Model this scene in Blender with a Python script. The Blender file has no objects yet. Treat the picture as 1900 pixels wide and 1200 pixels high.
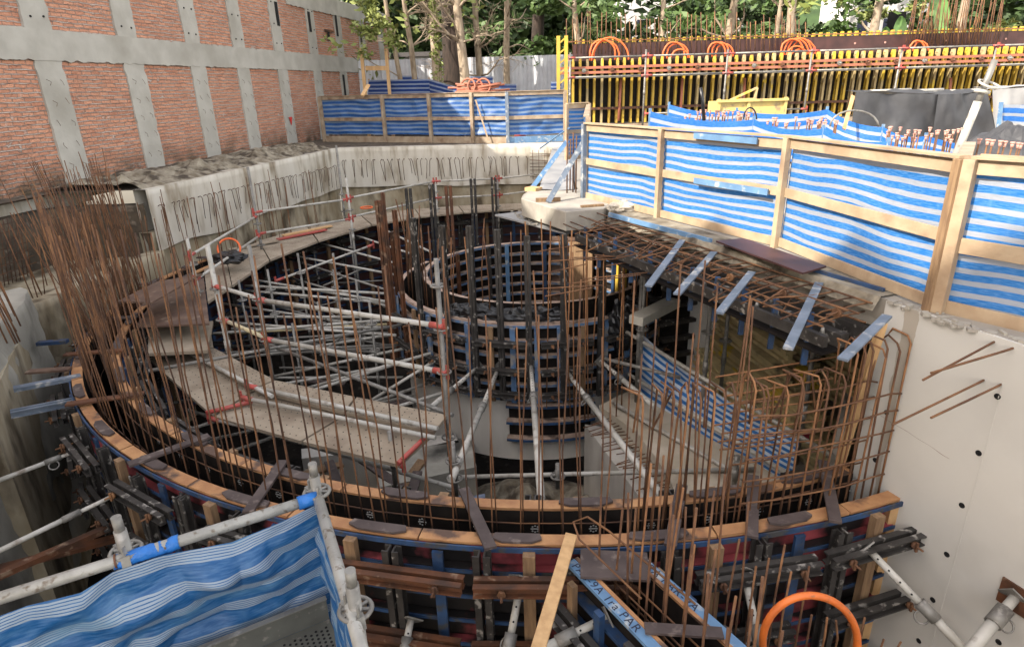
import bpy, math, random
from mathutils import Vector, Matrix, noise
random.seed(7)
PI = math.pi
S = bpy.context.scene
C = S.collection
# ------------------------------------------------------------------ camera
F, TH, AL, CZ = 1165.0, math.radians(20.7), math.radians(1.7), 1.8
_f = Vector((0, math.cos(TH), -math.sin(TH))); _r0 = Vector((1, 0, 0)); _u0 = Vector((0, math.sin(TH), math.cos(TH)))
_r = _r0*math.cos(AL) - _u0*math.sin(AL); _u = _u0*math.cos(AL) + _r0*math.sin(AL)
cd = bpy.data.cameras.new("camera"); cam = bpy.data.objects.new("camera", cd); C.objects.link(cam)
cd.sensor_width = 36; cd.lens = 36*F/1900; cd.clip_end = 500; cd.clip_start = 0.05
mw = Matrix((_r, _u, -_f)).transposed().to_4x4(); mw.translation = (0, 0, CZ); cam.matrix_world = mw
S.camera = cam
# ------------------------------------------------------------------ world, sun, exposure
SUN = Vector((-0.80, -0.47, 0)).normalized(); EL = math.radians(37)
sv = Vector((SUN.x*math.cos(EL), SUN.y*math.cos(EL), math.sin(EL)))
w = bpy.data.worlds.new("World"); S.world = w; w.use_nodes = True
nt = w.node_tree; nt.nodes.clear()
sky = nt.nodes.new('ShaderNodeTexSky'); sky.sky_type = 'NISHITA'; sky.sun_disc = False
sky.sun_elevation = EL; sky.sun_rotation = math.atan2(sv.x, sv.y)
bg = nt.nodes.new('ShaderNodeBackground'); bg.inputs[1].default_value = 0.15
wo = nt.nodes.new('ShaderNodeOutputWorld'); tint = nt.nodes.new('ShaderNodeMix'); tint.data_type = 'RGBA'; tint.blend_type = 'MULTIPLY'; tint.inputs[0].default_value = 1
hs = nt.nodes.new('ShaderNodeHueSaturation'); hs.inputs['Saturation'].default_value = .45; nt.links.new(sky.outputs[0], hs.inputs['Color'])   # thin bright cloud washes out the blue
tint.inputs[7].default_value = (1.12, 1.0, .88, 1); nt.links.new(hs.outputs[0], tint.inputs[6]); nt.links.new(tint.outputs[2], bg.inputs[0]); nt.links.new(bg.outputs[0], wo.inputs[0])
ld = bpy.data.lights.new("sun", 'SUN'); ld.energy = 2.0; ld.angle = math.radians(0.5); ld.color = (1, .93, .82)
lo = bpy.data.objects.new("sun", ld); C.objects.link(lo); lo.rotation_euler = sv.to_track_quat('Z', 'Y').to_euler()
S.view_settings.view_transform = 'Standard'; S.view_settings.look = 'None'; S.view_settings.exposure = 2.0; S.view_settings.gamma = 1
S.render.engine = 'CYCLES'
S.cycles.max_bounces = 5; S.cycles.diffuse_bounces = 1; S.cycles.transparent_max_bounces = 6

# ------------------------------------------------------------------ layout helpers (measured photo points back to real planes)
def ray(x, y): return _f + _r*((x-950)/F) - _u*((y-600)/F)
def P(x, y, z):
    d = ray(x, y); return Vector((0, 0, CZ)) + d*((z-CZ)/d.z)
def PY(x, y, Y):
    d = ray(x, y); return Vector((0, 0, CZ)) + d*(Y/d.y)
def pr(p):
    d = Vector(p) - Vector((0, 0, CZ)); q = d.dot(_f); return 950+F*d.dot(_r)/q, 600-F*d.dot(_u)/q
def ztop(p, py):
    lo_, hi = -9.0, 20.0
    for _ in range(40):
        m = (lo_+hi)/2
        if pr((p[0], p[1], m))[1] > py: lo_ = m
        else: hi = m
    return (lo_+hi)/2
def V(x, y, z): return Vector((x, y, z))
RC = V(.67, 12.0, 0); RZ = -1.7
def pol(R, deg, z, c=RC):
    a = math.radians(deg); return V(c.x+R*math.cos(a), c.y+R*math.sin(a), z)

# ------------------------------------------------------------------ mesh helpers
class MB:
    def __init__(s): s.v = []; s.f = []; s.uv = []; s.smooth = []
    def face(s, idx, uv=None, sm=False): s.f.append(tuple(idx)); s.uv.append(uv); s.smooth.append(sm)
    def quad(s, a, b, c, d, uv=None, sm=False):
        n = len(s.v); s.v += [Vector(a), Vector(b), Vector(c), Vector(d)]; s.face((n, n+1, n+2, n+3), uv, sm)
    def poly(s, pts, uv=None):
        n = len(s.v); s.v += [Vector(p) for p in pts]; s.face(range(n, n+len(pts)), uv)
    def frame_box(s, o, ax, ay, az):       # o corner, three edge vectors
        n = len(s.v)
        for k in (0, 1):
            for j in (0, 1):
                for i in (0, 1): s.v.append(o+ax*i+ay*j+az*k)
        for q in ((0,2,3,1),(4,5,7,6),(0,1,5,4),(1,3,7,5),(3,2,6,7),(2,0,4,6)): s.face([n+i for i in q])
        return s
    def box(s, c, sx, sy, sz, rz=0):
        m = Matrix.Rotation(rz, 3, 'Z'); ax = m@V(sx,0,0); ay = m@V(0,sy,0); az = V(0,0,sz)
        return s.frame_box(Vector(c)-ax/2-ay/2-az/2, ax, ay, az)
    def bar(s, p, q, w_, h, up=None):      # rectangular bar p->q, h along up
        p = Vector(p); q = Vector(q); d = q-p; up = Vector(up) if up else V(0,0,1)
        side = d.cross(up)
        if side.length < 1e-5: side = d.cross(V(0,1,0))
        side.normalize(); u2 = side.cross(d).normalized()
        return s.frame_box(p-side*w_/2-u2*h/2, d, side*w_, u2*h)
    def channel(s, p, q, w_, h, gap=.05, up=None, t=.014):   # double steel channel: two C sections back to back
        p = Vector(p); q = Vector(q); d = q-p; up = Vector(up) if up else V(0,0,1)
        side = d.cross(up).normalized(); u2 = side.cross(d).normalized()
        for sg in (-1, 1):
            o = side*sg*gap/2
            s.bar(p+o, q+o, t, h, u2)
            fl = (w_-gap)/2
            for k in (-1, 1):
                s.bar(p+o+side*sg*(fl/2+t/2)+u2*k*(h-t)/2, q+o+side*sg*(fl/2+t/2)+u2*k*(h-t)/2, fl, t, u2)
        return s
    def tube(s, pts, r, n=8, cap=True, r2=None):
        pts = [Vector(p) for p in pts]; L = len(pts); base = len(s.v); ref = None
        for i, p in enumerate(pts):
            d = (pts[min(i+1, L-1)]-pts[max(i-1, 0)]).normalized()
            if ref is None:
                ref = d.cross(V(0,0,1)) if abs(d.z) < .9 else d.cross(V(1,0,0))
            ref = (ref - d*ref.dot(d)).normalized(); b = d.cross(ref)
            rr = r if r2 is None else r+(r2-r)*i/max(1, L-1)
            for k in range(n):
                a = 2*PI*k/n; s.v.append(p+ref*rr*math.cos(a)+b*rr*math.sin(a))
        for i in range(L-1):
            for k in range(n):
                a = base+i*n+k; b2 = base+i*n+(k+1) % n; s.face((a, b2, b2+n, a+n), None, True)
        if cap:
            s.face([base+k for k in reversed(range(n))]); s.face([base+(L-1)*n+k for k in range(n)])
        return s
    def disc(s, c, r, t, axis=(0,0,1), n=12):
        a = Vector(axis).normalized(); return s.tube([Vector(c)-a*t/2, Vector(c)+a*t/2], r, n)
    def ring(s, c, r, t, axis=(0,0,1), n=14):
        a = Vector(axis).normalized(); e = a.orthogonal().normalized(); g = a.cross(e)
        pts = [Vector(c)+e*r*math.cos(2*PI*k/n)+g*r*math.sin(2*PI*k/n) for k in range(n+1)]
        return s.tube(pts, t, 6, False)
    def arc_box(s, R0, R1, a0, a1, z0, z1, c=RC, step=2.0):     # curved box between radii and angles
        n = max(1, int(abs(a1-a0)/step)); base = len(s.v)
        for i in range(n+1):
            a = a0+(a1-a0)*i/n
            for R, z in ((R0, z0), (R1, z0), (R1, z1), (R0, z1)): s.v.append(pol(R, a, z, c))
        for i in range(n):
            for k in range(4):
                a = base+i*4+k; b = base+i*4+(k+1) % 4; s.face((a, a+4, b+4, b))
        s.face([base+k for k in range(4)]); s.face([base+n*4+k for k in (3, 2, 1, 0)])
        return s
    def build(s, name, mat, parent=None, origin=None, bevel=0):
        me = bpy.data.meshes.new(name)
        if parent is not None: o0 = Vector(parent.get('_o', (0, 0, 0)))
        elif origin is not None: o0 = Vector(origin)
        else:
            lo_ = Vector((min(v[i] for v in s.v) for i in range(3))); hi = Vector((max(v[i] for v in s.v) for i in range(3)))
            o0 = V((lo_.x+hi.x)/2, (lo_.y+hi.y)/2, lo_.z)
        me.from_pydata([tuple(v-o0) for v in s.v], [], s.f)
        for p, sm in zip(me.polygons, s.smooth): p.use_smooth = sm
        if any(u is not None for u in s.uv):
            ul = me.uv_layers.new(name='UVMap'); k = 0
            for f_, u in zip(s.f, s.uv):
                for i in range(len(f_)):
                    ul.data[k].uv = u[i] if u else (0, 0); k += 1
        ob = bpy.data.objects.new(name, me); C.objects.link(ob)
        if mat: me.materials.append(mat)
        if parent is not None: ob.parent = parent; ob['_o'] = tuple(o0)
        else: ob.location = o0; ob['_o'] = tuple(o0)
        if bevel:
            m = ob.modifiers.new('bevel', 'BEVEL'); m.width = bevel; m.segments = 1; m.limit_method = 'ANGLE'
        return ob
def tag(o, label=None, cat=None, group=None, kind=None):
    if label: o['label'] = label
    if cat: o['category'] = cat
    if group: o['group'] = group
    if kind: o['kind'] = kind
    return o
def thing(name, loc, label, cat, group=None):
    o = bpy.data.objects.new(name, None); C.objects.link(o); o.location = loc; o.empty_display_size = .1
    o['_o'] = tuple(loc); return tag(o, label, cat, group)
def nz(p, s=1.0, o=0.0): return noise.noise(Vector(p)*s+V(o, o*1.7, o*.3))

# ------------------------------------------------------------------ materials
def mat(name, col, rough=.7, col2=None, scale=4, mix=(.35, .65), bump=0, bscale=20, metal=0, col3=None, s3=1.2, m3=(.5, .62), spec=None, detail=8, stretch=None):
    m = bpy.data.materials.new(name); m.use_nodes = True; t = m.node_tree; N = t.nodes; L = t.links
    b = N['Principled BSDF']; b.inputs['Roughness'].default_value = rough; b.inputs['Metallic'].default_value = metal
    if spec is not None: b.inputs['Specular IOR Level'].default_value = spec
    tc = N.new('ShaderNodeTexCoord'); src = tc.outputs['Object']
    if stretch:
        mp = N.new('ShaderNodeMapping'); mp.inputs['Scale'].default_value = stretch; L.new(src, mp.inputs[0]); src = mp.outputs[0]
    oi = N.new('ShaderNodeObjectInfo'); ad = N.new('ShaderNodeVectorMath'); ad.operation = 'ADD'
    sc = N.new('ShaderNodeVectorMath'); sc.operation = 'SCALE'; sc.inputs[0].default_value = (37, 19, 11); L.new(oi.outputs['Random'], sc.inputs[3])
    L.new(src, ad.inputs[0]); L.new(sc.outputs[0], ad.inputs[1]); src = ad.outputs[0]
    def noi(s, d=detail):
        n = N.new('ShaderNodeTexNoise'); n.inputs['Scale'].default_value = s; n.inputs['Detail'].default_value = d; L.new(src, n.inputs['Vector']); return n.outputs[0]
    def ramp(f, a, c):
        r = N.new('ShaderNodeMapRange'); r.inputs[1].default_value = a; r.inputs[2].default_value = c; L.new(f, r.inputs[0]); return r.outputs[0]
    def mixc(f, a, c):
        x = N.new('ShaderNodeMix'); x.data_type = 'RGBA'; L.new(f, x.inputs[0])
        for k, q in ((6, a), (7, c)):
            if isinstance(q, tuple): x.inputs[k].default_value = (*q, 1)
            else: L.new(q, x.inputs[k])
        return x.outputs[2]
    out = col
    if col2: out = mixc(ramp(noi(scale), *mix), col, col2)
    if col3: out = mixc(ramp(noi(s3), *m3), out, col3)
    if isinstance(out, tuple): b.inputs['Base Color'].default_value = (*out, 1)
    else: L.new(out, b.inputs['Base Color'])
    if bump:
        bp = N.new('ShaderNodeBump'); bp.inputs['Strength'].default_value = bump; bp.inputs['Distance'].default_value = .02
        L.new(noi(bscale, 4), bp.inputs['Height']); L.new(bp.outputs[0], b.inputs['Normal'])
    return m
M = {}
M['concrete'] = mat('concrete', (.36,.34,.29), .9, (.27,.25,.21), 3, bump=.3, bscale=14, col3=(.42,.40,.35), s3=1)
M['frame_concrete'] = mat('frame_concrete', (.47,.45,.40), .9, (.39,.37,.325), 2.2, bump=.35, bscale=9, col3=(.33,.31,.265), s3=.8, m3=(.55,.75))
M['pit_white'] = mat('pit_white', (.64,.60,.52), .85, (.50,.45,.36), 2, bump=.3, bscale=12, col3=(.22,.17,.11), s3=2.0, m3=(.5,.72), stretch=(1.4,1.4,.35))
M['pit_rough'] = mat('pit_rough', (.46,.40,.29), .95, (.30,.24,.15), 2.5, bump=.8, bscale=8, col3=(.1,.075,.045), s3=1.6, m3=(.5,.66), stretch=(1.2,1.2,.5))
M['pit_grey'] = mat('pit_grey', (.46,.44,.38), .9, (.32,.305,.26), 2.0, bump=.6, bscale=9, col3=(.06,.057,.05), s3=.9, m3=(.52,.68), stretch=(1,1,.55))
M['drum_concrete'] = mat('drum_concrete', (.66,.63,.57), .8, (.52,.49,.44), 2.5, bump=.15, col3=(.27,.245,.21), s3=1.2, m3=(.5,.8), stretch=(1,1,.3))
M['ramp'] = mat('ramp_concrete', (.56,.49,.39), .9, (.42,.36,.27), 2.5, bump=.4, bscale=12, col3=(.16,.12,.09), s3=1.6, m3=(.55,.75))
M['pad'] = mat('pad_concrete', (.40,.37,.31), .85, (.31,.28,.24), 4, bump=.25, bscale=20, col3=(.3,.28,.24), s3=2.5, m3=(.6,.8))
M['deck'] = mat('deck', (.34,.31,.26), .95, (.30,.27,.23), 1.5, bump=.4, bscale=10)
M['soil'] = mat('soil', (.12,.09,.06), 1, (.05,.04,.03), 2.5, bump=1, bscale=8, col3=(.2,.16,.12), s3=5, m3=(.55,.7))
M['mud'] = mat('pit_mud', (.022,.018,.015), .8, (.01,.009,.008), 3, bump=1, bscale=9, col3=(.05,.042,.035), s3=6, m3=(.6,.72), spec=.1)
M['rubble'] = mat('rubble', (.34,.30,.23), 1, (.16,.13,.09), 5, bump=1, bscale=12, col3=(.07,.055,.04), s3=3, m3=(.5,.62))
M['rust'] = mat('rust', (.165,.078,.036), .85, (.09,.042,.023), 9, bump=.2, bscale=60, col3=(.25,.12,.05), s3=4, m3=(.5,.7))
M['rust_dark'] = mat('rust_dark', (.10,.048,.026), .85, (.055,.03,.02), 9, col3=(.17,.08,.035), s3=3)
M['rust_bright'] = mat('rust_bright', (.32,.155,.065), .85, (.20,.09,.04), 9)
M['rust_steel'] = mat('rust_steel', (.15,.055,.022), .65, (.055,.027,.016), 5, bump=.3, bscale=18, col3=(.26,.17,.11), s3=9, m3=(.6,.7))
M['galv'] = mat('galvanised', (.26,.25,.225), .5, (.15,.14,.125), 7, metal=.25, col3=(.36,.34,.31), s3=14, m3=(.55,.7))
M['tube'] = mat('painted_tube', (.52,.50,.45), .5, (.40,.38,.33), 5, col3=(.24,.2,.16), s3=9, m3=(.56,.7), bump=.1, bscale=30)
M['near_tube'] = mat('scratched_tube', (.37,.36,.33), .45, (.27,.26,.235), 9, col3=(.15,.12,.09), s3=26, m3=(.58,.68), bump=.15, bscale=60, metal=.15)
M['toe'] = mat('toe_board_steel', (.13,.13,.11), .6, (.09,.088,.075), 6, col3=(.22,.2,.17), s3=20, m3=(.6,.7))
M['tubey'] = mat('yellowed_tube', (.62,.50,.24), .55, (.52,.46,.34), 3, col3=(.3,.24,.16), s3=10, m3=(.6,.7))
M['redend'] = mat('red_paint', (.48,.07,.055), .5, (.35,.10,.08), 12)
M['timber'] = mat('timber_orange', (.50,.265,.115), .7, (.34,.16,.07), 5, bump=.3, bscale=25, col3=(.11,.065,.045), s3=3.2, m3=(.53,.61), stretch=(1,1,6))
M['timber_post'] = mat('timber_post', (.30,.19,.10), .8, (.20,.12,.065), 5, bump=.2, bscale=25, stretch=(6,6,.8))
M['plank'] = mat('plank', (.66,.42,.2), .7, (.52,.31,.14), 3, bump=.1, stretch=(5,5,.8), col3=(.36,.2,.09), s3=2.5, m3=(.66,.72))
M['pine'] = mat('fence_pine', (.46,.345,.225), .8, (.36,.25,.155), 4, bump=.25, bscale=20, col3=(.22,.15,.10), s3=2.4, m3=(.58,.75))
M['pine_grey'] = mat('weathered_pine', (.40,.32,.23), .85, (.28,.2,.13), 4, bump=.15, bscale=20, col3=(.18,.11,.07), s3=2.4, m3=(.55,.7))
M['board'] = mat('brown_board', (.16,.10,.07), .55, (.10,.06,.045), 4, col3=(.28,.21,.16), s3=7, m3=(.6,.72), bump=.1)
M['darkboard'] = mat('dark_board', (.06,.043,.040), .7, (.10,.075,.068), 5, col3=(.19,.15,.13), s3=9, m3=(.58,.7), bump=.1)
M['deckboard'] = mat('deck_board', (.38,.315,.235), .85, (.27,.215,.155), 3, bump=.2, col3=(.19,.14,.10), s3=1.7, m3=(.55,.75))
M['ply_black'] = mat('film_ply', (.010,.008,.0075), .7, (.022,.018,.015), 5, spec=.15)
M['ply_brown'] = mat('film_ply_brown', (.085,.035,.03), .5, (.05,.022,.02), 3)
M['ply_red_shaded'] = mat('red_ply_shaded', (.36,.065,.075), .6, (.24,.045,.05), 3, col3=(.012,.010,.010), s3=1.4, m3=(.42,.5))  # black blotches paint in the ragged shade between lit patches of red ply
M['blue_steel'] = mat('blue_steel', (.030,.080,.19), .55, (.018,.038,.085), 4, col3=(.06,.06,.06), s3=10, m3=(.52,.66), bump=.1)
M['blue_mid'] = mat('mid_blue_steel', (.12,.22,.38), .55, (.07,.12,.22), 5, col3=(.30,.27,.24), s3=7, m3=(.48,.62), bump=.1)
M['blue_light'] = mat('light_blue_steel', (.14,.27,.44), .55, (.10,.19,.32), 5, col3=(.42,.45,.45), s3=9, m3=(.56,.68), bump=.1)
M['blue_grey'] = mat('blue_grey_steel', (.17,.205,.26), .55, (.11,.14,.18), 5, col3=(.42,.42,.40), s3=9, m3=(.55,.68), bump=.1)
M['dark_steel'] = mat('dark_steel', (.032,.029,.027), .5, (.06,.055,.05), 7, col3=(.30,.28,.25), s3=11, m3=(.60,.68), bump=.15, spec=.3)
M['rib_cream'] = mat('rib_cream', (.55,.40,.31), .75, (.36,.26,.20), 5, col3=(.09,.065,.05), s3=4, m3=(.5,.65))
M['black_plastic'] = mat('black_plastic', (.012,.012,.013), .28)
M['black_tarp'] = mat('black_tarp', (.035,.035,.038), .5, (.055,.055,.058), 3)
M['grey_tarp'] = mat('grey_tarp', (.26,.26,.26), .7, (.34,.33,.32), 2)
M['white_cloth'] = mat('dirty_cloth', (.55,.5,.42), .9, (.4,.35,.28), 6, bump=.3)
M['yellow'] = mat('yellow_paint', (.66,.43,.045), .6, (.50,.33,.06), 3, col3=(.45,.36,.2), s3=4, m3=(.62,.74))
M['skip'] = mat('pale_yellow_paint', (.66,.50,.16), .6, (.52,.40,.16), 5, col3=(.34,.25,.14), s3=5, m3=(.58,.68), bump=.2)
M['yellow_pale'] = mat('worn_yellow_timber', (.55,.42,.2), .75, (.42,.32,.17), 3, col3=(.66,.46,.05), s3=2, m3=(.55,.62))
M['timber_stack'] = mat('old_yellow_timber', (.70,.56,.28), .85, (.52,.41,.21), 4, col3=(.10,.07,.04), s3=3, m3=(.55,.72))
M['waler_red'] = mat('red_waler', (.46,.15,.085), .65, (.33,.13,.08), 5)
M['orange'] = mat('orange_hose', (.80,.19,.03), .45, (.62,.15,.035), 7, col3=(.35,.14,.06), s3=12, m3=(.62,.7), bump=.1)
M['orange2'] = mat('orange_hose_far', (.90,.17,.045), .5)
M['bark'] = mat('bark', (.44,.35,.25), .95, (.24,.18,.12), 5, bump=.8, bscale=12, stretch=(2,2,.5))
M['bark_dark'] = mat('bark_dark', (.06,.04,.03), .95, (.03,.022,.016), 5, bump=.8, bscale=12, stretch=(2,2,.5))
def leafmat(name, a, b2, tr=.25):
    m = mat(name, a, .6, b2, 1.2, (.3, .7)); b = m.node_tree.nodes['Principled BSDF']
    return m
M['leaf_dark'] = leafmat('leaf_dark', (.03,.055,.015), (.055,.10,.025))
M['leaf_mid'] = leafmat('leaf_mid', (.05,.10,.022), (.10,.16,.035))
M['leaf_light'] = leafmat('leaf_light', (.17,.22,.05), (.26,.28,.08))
M['white_metal'] = mat('white_sheet', (.62,.63,.65), .5, (.5,.5,.52), 2)
M['black'] = mat('black_void', (.006,.006,.006), .9)
M['chalk'] = mat('white_stamp', (.5,.5,.48), .8)
M['paint_red'] = mat('red_mark', (.65,.04,.03), .6)
M['ink'] = mat('dark_ink', (.02,.025,.05), .7)
M['pale_house'] = mat('pale_house', (.75,.72,.68), .8, (.6,.58,.55), 1)
M['orange_house'] = mat('orange_house', (.6,.2,.08), .8)
M['roof_dark'] = mat('dark_roof', (.1,.09,.085), .8)
M['pink'] = mat('pink_plastic', (.75,.08,.16), .5)
M['cap_pink'] = mat('cap_pink', (.62,.36,.28), .6, (.5,.25,.2), 8)
M['green_leaf_big'] = mat('big_leaf', (.16,.32,.09), .45, (.24,.4,.13), 2)

def tarp_mat(name, period, duty, blue, white, fine=0, worn=.35, jig=.008):
    m = bpy.data.materials.new(name); m.use_nodes = True; t = m.node_tree; N = t.nodes; L = t.links; b = N['Principled BSDF']
    b.inputs['Roughness'].default_value = .42
    uv = N.new('ShaderNodeUVMap'); sp = N.new('ShaderNodeSeparateXYZ'); L.new(uv.outputs[0], sp.inputs[0])
    def mth(op, a, c=None, cl=False):
        n = N.new('ShaderNodeMath'); n.operation = op; n.use_clamp = cl
        for i, q in enumerate((a, c)):
            if q is None: continue
            if isinstance(q, (int, float)): n.inputs[i].default_value = q
            else: L.new(q, n.inputs[i])
        return n.outputs[0]
    nzz = N.new('ShaderNodeTexNoise'); nzz.inputs['Scale'].default_value = 3; nzz.inputs['Detail'].default_value = 3; L.new(uv.outputs[0], nzz.inputs[0])
    # fine ripples: weave threads run along u, folds across
    mp = N.new('ShaderNodeMapping'); mp.inputs['Scale'].default_value = (14, 90, 1); L.new(uv.outputs[0], mp.inputs[0])
    n2 = N.new('ShaderNodeTexNoise'); n2.inputs['Scale'].default_value = 1; n2.inputs['Detail'].default_value = 3; L.new(mp.outputs[0], n2.inputs[0])
    mp3 = N.new('ShaderNodeMapping'); mp3.inputs['Scale'].default_value = (9, 2, 1); L.new(uv.outputs[0], mp3.inputs[0])
    n3 = N.new('ShaderNodeTexNoise'); n3.inputs['Scale'].default_value = 1; n3.inputs['Detail'].default_value = 5; L.new(mp3.outputs[0], n3.inputs[0])
    v = mth('ADD', sp.outputs[1], mth('MULTIPLY', mth('SUBTRACT', nzz.outputs[0], .5), jig*2))
    fr = mth('FRACT', mth('DIVIDE', v, period))
    isw = mth('GREATER_THAN', fr, duty)
    if fine:
        loc = mth('DIVIDE', mth('SUBTRACT', fr, duty), 1-duty)
        g = mth('LESS_THAN', mth('FRACT', mth('MULTIPLY', loc, fine)), .68)
        isw = mth('MULTIPLY', isw, g)
    wear = mth('MULTIPLY', mth('SUBTRACT', n2.outputs[0], .40), 2.2*worn, True)
    wear2 = mth('MULTIPLY', mth('SUBTRACT', n3.outputs[0], .56), 3.0*worn, True)
    wf = mth('MAXIMUM', wear, wear2)
    def mixc(f, a, c):
        x = N.new('ShaderNodeMix'); x.data_type = 'RGBA'; L.new(f, x.inputs[0])
        for k, q in ((6, a), (7, c)):
            if isinstance(q, tuple): x.inputs[k].default_value = (*q, 1)
            else: L.new(q, x.inputs[k])
        return x.outputs[2]
    bl = mixc(wf, blue, tuple(.6*p+.4*q for p, q in zip(blue, (.35,.6,.9))))
    wh = mixc(wf, white, tuple(.8*p for p in white))
    col = mixc(isw, bl, wh)
    if fine:      # pale scuffed, dusty patches running diagonally, and darker blue ones
        mp5 = N.new('ShaderNodeMapping'); mp5.inputs['Scale'].default_value = (2.2, 6, 1); mp5.inputs['Rotation'].default_value = (0,0,.5); L.new(uv.outputs[0], mp5.inputs[0])
        n5 = N.new('ShaderNodeTexNoise'); n5.inputs['Scale'].default_value = 1; n5.inputs['Detail'].default_value = 7; n5.inputs['Roughness'].default_value = .65; L.new(mp5.outputs[0], n5.inputs[0])
        col = mixc(mth('MULTIPLY', mth('SUBTRACT', n5.outputs[0], .52), 2.6, True), col, (.16,.34,.50))
        col = mixc(mth('MULTIPLY', mth('SUBTRACT', .42, n5.outputs[0]), 3.5, True), col, (.006,.045,.13))
    L.new(col, b.inputs['Base Color'])
    b.inputs['Transmission Weight'].default_value = 0
    bp = N.new('ShaderNodeBump'); bp.inputs['Strength'].default_value = .35; bp.inputs['Distance'].default_value = .01
    L.new(mth('ADD', n2.outputs[0], mth('MULTIPLY', n3.outputs[0], 2)), bp.inputs['Height']); L.new(bp.outputs[0], b.inputs['Normal'])
    tr = N.new('ShaderNodeBsdfTranslucent'); L.new(col, tr.inputs[0]); ms = N.new('ShaderNodeMixShader'); ms.inputs[0].default_value = .22
    out = N['Material Output']; L.new(b.outputs[0], ms.inputs[1]); L.new(tr.outputs[0], ms.inputs[2]); L.new(ms.outputs[0], out.inputs[0])
    return m
M['tarp_fence'] = tarp_mat('striped_tarp', .098, .57, (.018,.16,.47), (.36,.39,.45), 0, .9)
M['tarp_far'] = tarp_mat('striped_tarp_far', .15, .55, (.010,.085,.32), (.20,.29,.44), 0, .5)
M['tarp_dark'] = tarp_mat('striped_tarp_dark', .15, .6, (.006,.04,.20), (.25,.30,.42), 0, .2)
M['tarp_front'] = tarp_mat('striped_tarp_front', .125, .56, (.006,.085,.25), (.30,.37,.45), 5, .6, .02)
M['tarp_band'] = tarp_mat('striped_band', .19, .62, (.008,.13,.48), (.36,.40,.46), 0, .5, .02)
M['tarp_pit'] = tarp_mat('striped_tarp_pit', .10, .5, (.02,.17,.52), (.66,.74,.86), 0, .3)

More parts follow.
